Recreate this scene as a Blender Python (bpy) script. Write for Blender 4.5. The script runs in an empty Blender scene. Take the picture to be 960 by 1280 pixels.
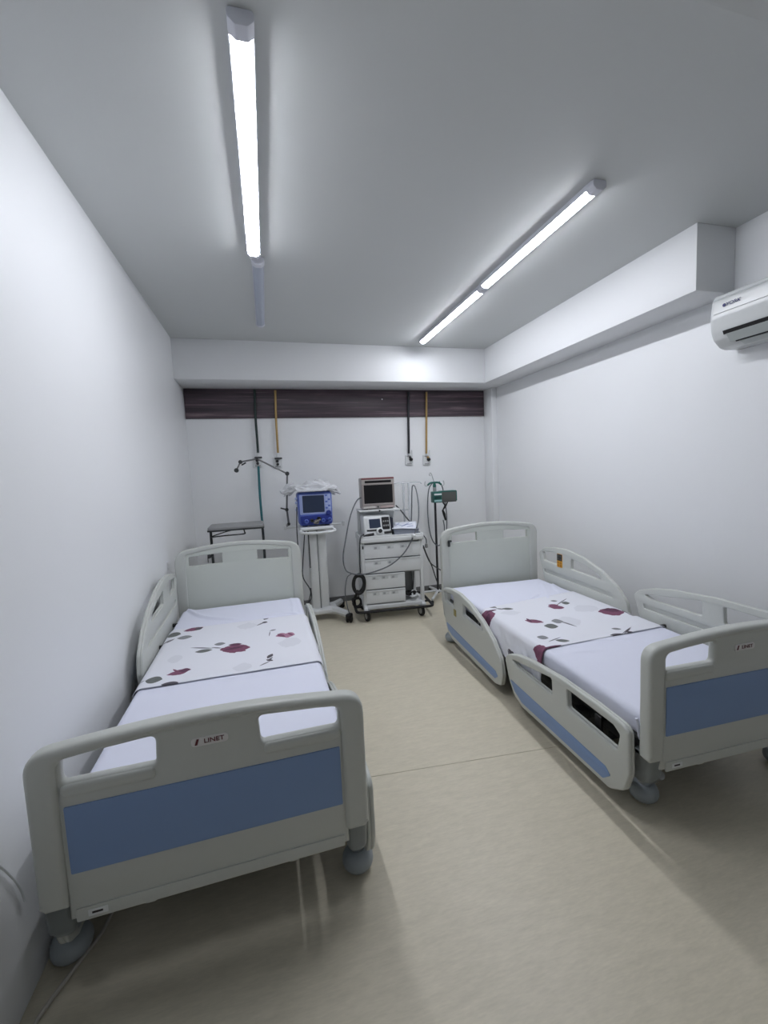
import bpy, bmesh, math, random
from mathutils import Vector, Matrix, noise
random.seed(7)
S = bpy.context.scene
COL = S.collection

# ------------------------------------------------------------------ camera
FPX, YAW, PITCH, ROLL, CAMH = 529.78, 0.2661, 0.0907, -0.0458, 1.5114
_cy, _sy, _cp, _sp = math.cos(YAW), math.sin(YAW), math.cos(PITCH), math.sin(PITCH)
FWD = Vector((_sy*_cp, _cy*_cp, -_sp)); _r0 = Vector((_cy, -_sy, 0)); _u0 = _r0.cross(FWD)
RIGHT = math.cos(ROLL)*_r0 + math.sin(ROLL)*_u0
UP = -math.sin(ROLL)*_r0 + math.cos(ROLL)*_u0
CAM = Vector((0, 0, CAMH))
cd = bpy.data.cameras.new('camera'); cam = bpy.data.objects.new('camera', cd); COL.objects.link(cam)
m = Matrix((RIGHT, UP, -FWD)).transposed().to_4x4(); m.translation = CAM
cam.matrix_world = m
cd.sensor_fit = 'VERTICAL'; cd.sensor_height = 36; cd.lens = 36*FPX/1280; cd.clip_start = 0.02
S.camera = cam
def ray(px, py): return FWD + RIGHT*((px-480)/FPX) - UP*((py-640)/FPX)
def at_z(px, py, z=0.0): v = ray(px, py); return CAM + v*((z-CAMH)/v.z)
def at_y(px, py, y): v = ray(px, py); return CAM + v*(y/v.y)
def at_x(px, py, x): v = ray(px, py); return CAM + v*(x/v.x)

# ------------------------------------------------------------------ world, exposure
w = bpy.data.worlds.new('world'); S.world = w; w.use_nodes = True
w.node_tree.nodes['Background'].inputs[0].default_value = (0.6, 0.7, 0.8, 1)
w.node_tree.nodes['Background'].inputs[1].default_value = 0.05
S.view_settings.view_transform = 'Standard'; S.view_settings.look = 'None'
S.view_settings.gamma = 1; S.view_settings.use_curve_mapping = False
S.view_settings.exposure = 1.76
LAMP_STRENGTH = 18.0

# ------------------------------------------------------------------ materials
def srgb(r, g, b):
    f = lambda c: (c/255/12.92) if c/255 <= .04045 else ((c/255+.055)/1.055)**2.4
    return (f(r), f(g), f(b), 1)
MATS = {}
def mat(name, rgb, rough=.5, metal=0., bump=0., bscale=200., var=0., vscale=8., coat=0., trans=0., alpha=1., emit=0.):
    if name in MATS: return MATS[name]
    M = bpy.data.materials.new(name); M.use_nodes = True; nt = M.node_tree; N = nt.nodes; L = nt.links
    b = N['Principled BSDF']; c = srgb(*rgb)
    b.inputs['Base Color'].default_value = c; b.inputs['Roughness'].default_value = rough; b.inputs['Metallic'].default_value = metal
    if coat: b.inputs['Coat Weight'].default_value = coat; b.inputs['Coat Roughness'].default_value = .15
    if trans: b.inputs['Transmission Weight'].default_value = trans
    if alpha < 1: b.inputs['Alpha'].default_value = alpha
    if emit: b.inputs['Emission Color'].default_value = (0.925, 0.94, 1, 1); b.inputs['Emission Strength'].default_value = emit
    tc = N.new('ShaderNodeTexCoord')
    if var:
        n = N.new('ShaderNodeTexNoise'); n.inputs['Scale'].default_value = vscale; n.inputs['Detail'].default_value = 4
        L.new(tc.outputs['Object'], n.inputs['Vector'])
        r = N.new('ShaderNodeMix'); r.data_type = 'RGBA'
        r.inputs[6].default_value = tuple(x*(1-var) for x in c[:3])+(1,); r.inputs[7].default_value = tuple(min(1, x*(1+var)) for x in c[:3])+(1,)
        L.new(n.outputs['Fac'], r.inputs[0]); L.new(r.outputs[2], b.inputs['Base Color'])
    if bump:
        n = N.new('ShaderNodeTexNoise'); n.inputs['Scale'].default_value = bscale; n.inputs['Detail'].default_value = 3
        L.new(tc.outputs['Object'], n.inputs['Vector'])
        bp = N.new('ShaderNodeBump'); bp.inputs['Strength'].default_value = bump; bp.inputs['Distance'].default_value = .002
        L.new(n.outputs['Fac'], bp.inputs['Height']); L.new(bp.outputs[0], b.inputs['Normal'])
    MATS[name] = M; return M

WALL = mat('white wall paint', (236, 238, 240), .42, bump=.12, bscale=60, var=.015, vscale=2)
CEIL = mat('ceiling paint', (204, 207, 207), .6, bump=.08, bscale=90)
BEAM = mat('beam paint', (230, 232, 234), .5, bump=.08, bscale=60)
GREYBASE = mat('grey vinyl skirting', (112, 113, 114), .5, var=.05)
BEDGREY = mat('bed light grey plastic', (196, 199, 194), .38, bump=.06, bscale=700)
BEDPANEL = mat('bed panel grey laminate', (197, 202, 195), .42)
LEGGREY = mat('leg mid grey plastic', (132, 139, 142), .4)
CASTOR = mat('castor grey plastic', (150, 158, 163), .38)
BLUE = mat('blue laminate', (126, 153, 196), .4, bump=.05, bscale=500)
STEELDARK = mat('dark painted steel', (58, 61, 62), .5, metal=.3)
BLACK = mat('black plastic', (18, 18, 20), .45)
RUBBER = mat('black rubber', (26, 26, 27), .7)
CHROME = mat('brushed steel', (190, 192, 194), .28, metal=1.)
WHITEP = mat('white plastic', (222, 225, 226), .35)
SHEET = mat('white cotton sheet', (222, 225, 240), .85, bump=.15, bscale=900)
YELLOW = mat('yellow hose', (172, 142, 88), .5)
GREENH = mat('dark green hose', (22, 44, 42), .5)
TEAL = mat('teal hose', (38, 108, 116), .45)
CABLE = mat('dark grey cable', (52, 55, 60), .5)
CABLEG = mat('grey cable', (96, 100, 106), .5)
LIGHTGREY = mat('medical light grey paint', (218, 221, 222), .4)
CARTGREY = mat('cart drawer grey', (222, 225, 227), .42)
VBLUE = mat('ventilator blue', (88, 110, 190), .35)
VDARK = mat('ventilator dark blue', (38, 54, 134), .35)
VLILAC = mat('ventilator bezel lilac', (158, 172, 216), .38)
SCREEN = mat('dark screen glass', (42, 54, 78), .3)
SCRBLACK = mat('black screen glass', (3, 3, 8), .35)
BEIGE = mat('monitor beige grey', (162, 157, 154), .4)
REDTOP = mat('monitor dark red strip', (120, 62, 70), .45)
PAPER = mat('paper', (222, 226, 236), .8)
BLUEINK = mat('blue ink', (140, 152, 190), .8)
PGREEN = mat('pump green', (28, 96, 88), .4)
PGREY = mat('pump grey', (84, 86, 84), .45)
ORANGE = mat('orange keypad', (214, 160, 52), .45)
REDINK = mat('dark red ink', (92, 18, 38), .5)
DARKINK = mat('dark ink', (36, 30, 34), .5)
NAVYINK = mat('navy ink', (30, 34, 96), .5)
BADGE = mat('badge light grey', (222, 220, 220), .4)
TABLEGREY = mat('table grey', (150, 151, 152), .45)
PLASTIC = mat('crumpled clear plastic', (236, 238, 242), .25, trans=.2, alpha=.95)
LAMPBODY = mat('lamp housing', (214, 216, 226), .4)
LAMPON = mat('lamp diffuser lit', (240, 245, 255), .5, emit=LAMP_STRENGTH)
LAMPOFF = mat('lamp diffuser unlit', (176, 184, 200), .3)
ACWHITE = mat('air conditioner white', (206, 209, 209), .25)
ACLINE = mat('silver trim', (232, 236, 238), .2, metal=.4)

def wood_mat():
    M = bpy.data.materials.new('dark wood laminate'); M.use_nodes = True; nt = M.node_tree; N = nt.nodes; L = nt.links; b = N['Principled BSDF']
    tc = N.new('ShaderNodeTexCoord'); mp = N.new('ShaderNodeMapping'); mp.inputs['Scale'].default_value = (.55, 1, 16)
    L.new(tc.outputs['Object'], mp.inputs[0])
    n = N.new('ShaderNodeTexNoise'); n.inputs['Scale'].default_value = 2.2; n.inputs['Detail'].default_value = 8; n.inputs['Roughness'].default_value = .65
    L.new(mp.outputs[0], n.inputs['Vector'])
    r = N.new('ShaderNodeValToRGB'); e = r.color_ramp.elements
    e[0].position = .32; e[0].color = srgb(50, 42, 50); e[1].position = .72; e[1].color = srgb(140, 120, 126)
    x = e.new(.55); x.color = srgb(80, 66, 74)
    L.new(n.outputs['Fac'], r.inputs[0]); L.new(r.outputs[0], b.inputs['Base Color']); b.inputs['Roughness'].default_value = .42
    return M
WOOD = wood_mat()

def floor_mat():
    M = bpy.data.materials.new('beige sheet vinyl'); M.use_nodes = True; nt = M.node_tree; N = nt.nodes; L = nt.links; b = N['Principled BSDF']
    tc = N.new('ShaderNodeTexCoord'); mp = N.new('ShaderNodeMapping'); mp.inputs['Scale'].default_value = (2.2, 11, 1); mp.inputs['Rotation'].default_value = (0, 0, .1)
    L.new(tc.outputs['Object'], mp.inputs[0])
    n = N.new('ShaderNodeTexNoise'); n.inputs['Scale'].default_value = 4; n.inputs['Detail'].default_value = 7; n.inputs['Roughness'].default_value = .6
    L.new(mp.outputs[0], n.inputs['Vector'])
    r = N.new('ShaderNodeValToRGB'); e = r.color_ramp.elements
    e[0].position = .25; e[0].color = srgb(210, 203, 182); e[1].position = .7; e[1].color = srgb(222, 214, 193)
    L.new(n.outputs['Fac'], r.inputs[0])
    n2 = N.new('ShaderNodeTexNoise'); n2.inputs['Scale'].default_value = 16; n2.inputs['Detail'].default_value = 4
    L.new(mp.outputs[0], n2.inputs['Vector'])
    mx = N.new('ShaderNodeMix'); mx.data_type = 'RGBA'; mx.blend_type = 'MULTIPLY'; mx.inputs[0].default_value = .16
    L.new(r.outputs[0], mx.inputs[6]); L.new(n2.outputs['Fac'], mx.inputs[7]); L.new(mx.outputs[2], b.inputs['Base Color'])
    b.inputs['Roughness'].default_value = .36; b.inputs['Specular IOR Level'].default_value = .4
    n3 = N.new('ShaderNodeTexNoise'); n3.inputs['Scale'].default_value = 3; L.new(tc.outputs['Object'], n3.inputs['Vector'])
    mr = N.new('ShaderNodeMapRange'); mr.inputs[3].default_value = .3; mr.inputs[4].default_value = .46
    L.new(n3.outputs['Fac'], mr.inputs[0]); L.new(mr.outputs[0], b.inputs['Roughness'])
    return M
FLOOR = floor_mat()

# ------------------------------------------------------------------ geometry helpers
def link(o, parent=None):
    COL.objects.link(o)
    if parent: o.parent = parent
    return o
def from_mesh(name, me, material, parent=None, loc=(0, 0, 0), rot=(0, 0, 0), smooth=True, angle=35):
    if material and not me.materials: me.materials.append(material)
    o = bpy.data.objects.new(name, me); link(o, parent); o.location = loc; o.rotation_euler = rot
    if smooth:
        me.polygons.foreach_set('use_smooth', [True]*len(me.polygons))
        try: me.set_sharp_from_angle(angle=math.radians(angle))
        except Exception: pass
    return o
def bm_obj(name, bm, material, parent=None, **k):
    bmesh.ops.recalc_face_normals(bm, faces=bm.faces)
    me = bpy.data.meshes.new(name); bm.to_mesh(me); bm.free(); return from_mesh(name, me, material, parent, **k)
def add_box(bm, c, s, bev=0., seg=2, mtx=None):
    r = bmesh.ops.create_cube(bm, size=1.)
    vs = r['verts']
    bmesh.ops.scale(bm, vec=s, verts=vs)
    if bev:
        es = list({e for v in vs for e in v.link_edges})
        rr = bmesh.ops.bevel(bm, geom=es, offset=bev, segments=seg, affect='EDGES', profile=.5)
        vs = list({v for f in rr['faces'] for v in f.verts} | {v for v in vs if v.is_valid})
    if mtx is not None: bmesh.ops.transform(bm, matrix=mtx, verts=vs)
    bmesh.ops.translate(bm, vec=c, verts=vs)
    return vs
def box(name, lo, hi, material, parent=None, bev=.004, seg=2, **k):
    bm = bmesh.new(); lo = Vector(lo); hi = Vector(hi)
    add_box(bm, (lo+hi)/2, hi-lo, min(bev, min(hi-lo)*.45), seg); return bm_obj(name, bm, material, parent, **k)
def add_tube(bm, pts, r, seg=8, cap=True, radii=None):
    pts = [Vector(p) for p in pts]; rings = []
    t0 = (pts[1]-pts[0]).normalized(); a = Vector((0, 0, 1)) if abs(t0.z) < .9 else Vector((1, 0, 0)); n = t0.cross(a).normalized()
    for i, p in enumerate(pts):
        t = (pts[min(i+1, len(pts)-1)]-pts[max(i-1, 0)]).normalized()
        n = (n - t*n.dot(t)).normalized(); b = t.cross(n); rr = radii[i] if radii else r
        rings.append([bm.verts.new(p+(n*math.cos(2*math.pi*k/seg)+b*math.sin(2*math.pi*k/seg))*rr) for k in range(seg)])
    for i in range(len(rings)-1):
        for k in range(seg): bm.faces.new((rings[i][k], rings[i][(k+1) % seg], rings[i+1][(k+1) % seg], rings[i+1][k]))
    if cap: bm.faces.new(rings[0][::-1]); bm.faces.new(rings[-1])
def spline(pts, n=8):
    P = [Vector(p) for p in pts]; P = [P[0]*2-P[1]]+P+[P[-1]*2-P[-2]]; out = []
    for i in range(1, len(P)-2):
        p0, p1, p2, p3 = P[i-1:i+3]
        for k in range(n):
            t = k/n
            out.append(.5*((2*p1)+(p2-p0)*t+(2*p0-5*p1+4*p2-p3)*t*t+(3*p1-p0-3*p2+p3)*t**3))
    return out+[P[-2]]
def tube(name, pts, r, material, parent=None, seg=8, smooth_n=0, **k):
    bm = bmesh.new(); add_tube(bm, spline(pts, smooth_n) if smooth_n else pts, r, seg); return bm_obj(name, bm, material, parent, **k)
def add_lathe(bm, prof, seg=24, mtx=None):
    """prof: list of (radius, height) about local z"""
    rings = []; vs = []
    for r, z in prof:
        if r < 1e-6: v = bm.verts.new((0, 0, z)); rings.append([v]); vs.append(v)
        else:
            ring = [bm.verts.new((r*math.cos(2*math.pi*k/seg), r*math.sin(2*math.pi*k/seg), z)) for k in range(seg)]
            rings.append(ring); vs += ring
    for a, b in zip(rings, rings[1:]):
        for k in range(seg):
            q = [a[k % len(a)], a[(k+1) % len(a)], b[(k+1) % len(b)], b[k % len(b)]]
            u = []
            for v in q:
                if v not in u: u.append(v)
            if len(u) > 2: bm.faces.new(u)
    for ring, rev in ((rings[0], 1), (rings[-1], 0)):
        if len(ring) > 1: bm.faces.new(ring[::-1] if rev else ring)
    if mtx is not None: bmesh.ops.transform(bm, matrix=mtx, verts=vs)
def lathe(name, prof, material, parent=None, seg=24, **k):
    bm = bmesh.new(); add_lathe(bm, prof, seg); return bm_obj(name, bm, material, parent, **k)
def rounded(pts, r=.02, n=5):
    """round the corners of a polygon; r number or list"""
    out = []; N = len(pts)
    for i, p in enumerate(pts):
        p = Vector(p[:2]).to_2d(); a = Vector(pts[i-1][:2]); b = Vector(pts[(i+1) % N][:2])
        rr = r[i] if isinstance(r, (list, tuple)) else r
        da, db = a-p, b-p; la, lb = da.length, db.length
        if rr <= 0 or la < 1e-6 or lb < 1e-6: out.append(tuple(p)); continue
        da /= la; db /= lb; ang = math.acos(max(-1, min(1, da.dot(db))))
        if ang > 3.0: out.append(tuple(p)); continue
        d = min(rr/math.tan(ang/2), la*.48, lb*.48)
        s, e = p+da*d, p+db*d
        for k in range(n+1):
            t = k/n; out.append(tuple(s*(1-t)**2+p*2*t*(1-t)+e*t*t))
    return out
PLANES = {'XZ': Matrix(((1, 0, 0, 0), (0, 0, -1, 0), (0, 1, 0, 0), (0, 0, 0, 1))),    # 2d (x,y)->(x, ., z); extrusion along y
          'YZ': Matrix(((0, 0, 1, 0), (1, 0, 0, 0), (0, 1, 0, 0), (0, 0, 0, 1))),    # 2d -> (., y, z); extrusion along x
          'XY': Matrix.Identity(4)}
def plate(name, outline, thick, material, parent=None, holes=(), bev=.006, plane='XZ', off=0., loc=(0, 0, 0), rot=(0, 0, 0), res=2, angle=35):
    """solid plate with holes and rounded edges; outline in the plane's 2d coordinates, centred on off along the plane's normal"""
    cu = bpy.data.curves.new('c', 'CURVE'); cu.dimensions = '2D'; cu.fill_mode = 'BOTH'
    for o in [outline]+list(holes):
        s = cu.splines.new('POLY'); s.points.add(len(o)-1); s.use_cyclic_u = True
        for q, p in zip(s.points, o): q.co = (p[0], p[1], 0, 1)
    cu.extrude = max(thick/2-bev, .0002); cu.bevel_depth = bev; cu.bevel_resolution = res; cu.offset = -bev
    t = bpy.data.objects.new('t', cu); COL.objects.link(t)
    me = bpy.data.meshes.new_from_object(t.evaluated_get(bpy.context.evaluated_depsgraph_get()))
    bpy.data.objects.remove(t); bpy.data.curves.remove(cu)
    me.materials.clear()
    M = PLANES[plane].copy(); me.transform(Matrix.Translation(M.to_3x3() @ Vector((0, 0, off))) @ M)
    if M.determinant() < 0: me.flip_normals()
    bm = bmesh.new(); bm.from_mesh(me); bmesh.ops.remove_doubles(bm, verts=bm.verts, dist=1e-5); bmesh.ops.recalc_face_normals(bm, faces=bm.faces); bm.to_mesh(me); bm.free()
    me.name = name
    return from_mesh(name, me, material, parent, loc=loc, rot=rot, angle=angle)
def text(name, s, size, material, parent, loc, rot, depth=.0004, shear=0., sx=1.):
    cu = bpy.data.curves.new('f', 'FONT'); cu.body = s; cu.size = size; cu.extrude = depth; cu.align_x = 'CENTER'; cu.align_y = 'CENTER'; cu.shear = shear; cu.offset = size*.012
    t = bpy.data.objects.new('t', cu); COL.objects.link(t)
    me = bpy.data.meshes.new_from_object(t.evaluated_get(bpy.context.evaluated_depsgraph_get()))
    bpy.data.objects.remove(t); bpy.data.curves.remove(cu); me.materials.clear()
    me.transform(Matrix.Diagonal((sx, 1, 1, 1)))
    return from_mesh(name, me, material, parent, loc=loc, rot=rot, smooth=False)
def tag(o, label=None, cat=None, group=None, kind=None):
    if label: o['label'] = label
    if cat: o['category'] = cat
    if group: o['group'] = group
    if kind: o['kind'] = kind
    return o
def thing(name, label, cat, loc=(0, 0, 0), rz=0., group=None):
    o = bpy.data.objects.new(name, None); link(o); o.location = loc; o.rotation_euler = (0, 0, rz); o.empty_display_size = .05
    return tag(o, label, cat, group)
def rot_to(axis):
    return Vector((0, 0, 1)).rotation_difference(Vector(axis)).to_matrix().to_4x4()

# ------------------------------------------------------------------ room shell
XL, XR, YB, YF, ZC, ZB = -.762, 2.735, 4.83, -1.3, 2.8416, 2.4723
T = .12
FZ = .04      # floor level
def struct(o, label, cat=None): return tag(o, label, cat, kind='structure')
fl = struct(box('floor', (XL-T, YF-T, FZ-T), (XR+T, YB+T, FZ-.003), mat('floor screed', (70, 68, 62), .8), bev=0), 'beige streaked sheet vinyl floor with a thin welded seam')
# two vinyl sheets meeting at a slightly oblique welded seam
def seam_y(x): return 1.922-.1033*(x-.262)
def sheet_poly(name, pts):
    bm = bmesh.new(); lo = [bm.verts.new((x, y, FZ-.003)) for x, y in pts]; hi = [bm.verts.new((x, y, FZ)) for x, y in pts]
    bm.faces.new(hi); bm.faces.new(lo[::-1]); n = len(pts)
    for i in range(n): bm.faces.new((lo[i], lo[(i+1) % n], hi[(i+1) % n], hi[i]))
    return bm_obj(name, bm, FLOOR, fl, smooth=False)
g = .0012
sheet_poly('vinyl_sheet', [(XL, YF), (XR, YF), (XR, seam_y(XR)-g), (XL, seam_y(XL)-g)])
sheet_poly('vinyl_sheet', [(XL, seam_y(XL)+g), (XR, seam_y(XR)+g), (XR, YB), (XL, YB)])
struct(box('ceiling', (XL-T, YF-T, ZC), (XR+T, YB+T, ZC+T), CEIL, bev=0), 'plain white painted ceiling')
struct(box('wall_left', (XL-T, YF-T, FZ), (XL, YB+T, ZC), WALL, bev=0), 'white satin painted wall beside the left bed')
struct(box('wall_right', (XR, YF-T, FZ), (XR+T, YB+T, ZC), WALL, bev=0), 'white painted wall behind the right bed and air conditioner')
struct(box('wall_back', (XL, YB, FZ), (XR, YB+T, ZC), WALL, bev=0), 'white painted end wall with gas outlets and dark wood panel')
struct(box('wall_front', (XL, YF-T, FZ), (XR, YF, ZC), WALL, bev=0), 'white painted wall behind the viewer')
struct(box('trim_1', (XL, 4.3867, ZB), (XR, YB, ZC), BEAM, bev=.003), 'white boxed beam across the end wall below the ceiling')
struct(box('trim_2', (2.4411, 1.9504, ZB), (XR, 4.3867, ZC), BEAM, bev=.003), 'white boxed soffit running along the right wall')
struct(box('trim_3', (2.66, 4.64, FZ), (XR, YB, ZB), WALL, bev=.003), 'narrow white pilaster in the far right corner')
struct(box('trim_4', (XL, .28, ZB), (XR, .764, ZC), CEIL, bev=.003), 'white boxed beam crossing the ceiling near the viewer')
struct(plate('baseboard_back', [(XL, FZ), (2.66, FZ), (2.66, .105), (XL, .105)], .008, GREYBASE, bev=.002, off=-(YB-.004)), 'grey vinyl skirting strip along the end wall')
struct(plate('baseboard_right', [(YF, FZ), (4.64, FZ), (4.64, .105), (YF, .105)], .008, GREYBASE, bev=.002, plane='YZ', off=XR-.004), 'grey vinyl skirting strip along the right wall')
wp = tag(box('wall_panel', (XL+.004, YB-.018, 2.163), (2.655, YB-.001, ZB-.001), WOOD, bev=.002), 'dark brown wood grain panel running along the top of the end wall', 'wall panel')
lathe('screw_cap', [(0, .002), (.008, .002), (.008, 0)], WHITEP, wp, 10, loc=(1.35, YB-.018, 2.365), rot=(math.pi/2, 0, 0))

# ------------------------------------------------------------------ ceiling lights
def batten(y0, y1, x, label, lit):
    t = thing('ceiling_light', label, 'ceiling light', (x, y0, ZC), 0, 'linear ceiling lights')
    W, H = .072, .042; capl = .03; capn = .05; Ln = y1-y0
    plate('housing', [(-W/2, -.0005), (-W/2, -.0275), (-W/2+.004, -.0275), (-W/2+.004, -.019), (W/2-.004, -.019), (W/2-.004, -.0275), (W/2, -.0275), (W/2, -.0005)], Ln-.03, LAMPBODY, t, bev=.0006, off=-Ln/2)
    prof = [(-W/2+.005, -.020)]+[((W/2-.005)*math.sin(a)/math.sin(1.2), -.0275-(H-.0275)*(math.cos(a)-math.cos(1.2))/(1-math.cos(1.2))) for a in [-1.2+.2*q for q in range(13)]]+[(W/2-.005, -.020)]
    bm = bmesh.new(); A = [bm.verts.new((p[0], capn, p[1])) for p in prof]; B = [bm.verts.new((p[0], Ln-capl, p[1])) for p in prof]
    n = len(prof); bm.faces.new(A); bm.faces.new(B[::-1])
    for i in range(n): bm.faces.new((A[i], B[i], B[(i+1) % n], A[(i+1) % n]))
    bm_obj('diffuser', bm, LAMPON if lit else LAMPOFF, t)
    for y, capl in ((0, capn), (Ln-capl, capl)):
        out = rounded([(-W/2-.002, -.0005), (-W/2-.002, -.028), (-W/4, -H-.003), (W/4, -H-.003), (W/2+.002, -.028), (W/2+.002, -.0005)], .012, 3)
        plate('end_cap', out, capl, LAMPBODY, t, bev=.002, off=-(y+capl/2))
    return t
batten(1.368, 2.705, .018, 'brightly lit linear LED batten over the left bed', True)
batten(2.76, 3.87, .04, 'unlit linear LED batten beyond the lit one over the left bed', False)
batten(1.762, 2.872, 1.606, 'lit linear LED batten over the right bed, nearer of the two', True)
batten(2.885, 4.165, 1.617, 'lit linear LED batten over the right bed, the one towards the end wall', True)

# ------------------------------------------------------------------ hospital beds
def rail_pts():
    head = dict(out=rounded([(2.125, .47), (2.04, .525), (1.9, .549), (1.73, .555), (1.55, .527), (1.35, .465), (1.2, .385), (1.105, .295), (1.078, .2), (1.10, .12), (1.18, .097), (1.9, .122), (1.985, .145), (2.035, .21)],
                            [.03, .03, .1, .1, .1, .1, .1, .08, .06, .04, .03, .1, .05, .05]),
                slots=[rounded([(2.068, .487), (1.855, .507), (1.855, .402), (2.045, .41)], .012), rounded([(1.68, .49), (1.68, .404), (1.36, .392), (1.335, .405), (1.37, .432), (1.52, .472)], .012)],
                groove=rounded([(2.05, .335), (1.25, .325), (1.22, .29), (2.04, .30)], .014),
                blue=rounded([(2.018, .236), (1.165, .192), (1.135, .166), (1.175, .136), (1.9, .16), (1.982, .182)], .008))
    foot = dict(out=rounded([(1.043, .335), (1.0, .375), (.9, .41), (.77, .436), (.5, .461), (.25, .463), (.095, .455), (.068, .435), (.062, .26), (.09, .17), (.17, .122), (.85, .112), (.94, .14), (1.0, .22)],
                            [.03, .04, .1, .1, .1, .1, .05, .03, .06, .06, .05, .05, .05, .05]),
                slots=[rounded([(.965, .355), (.57, .424), (.565, .337), (.9, .337)], .012), rounded([(.45, .427), (.15, .422), (.115, .40), (.13, .325), (.445, .335)], .012)],
                groove=rounded([(.97, .292), (.2, .292), (.17, .262), (.96, .262)], .014),
                blue=rounded([(.985, .226), (.19, .212), (.16, .188), (.205, .146), (.85, .142), (.927, .172)], .008))
    return dict(head=head, foot=foot)
RAILS = rail_pts()

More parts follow.
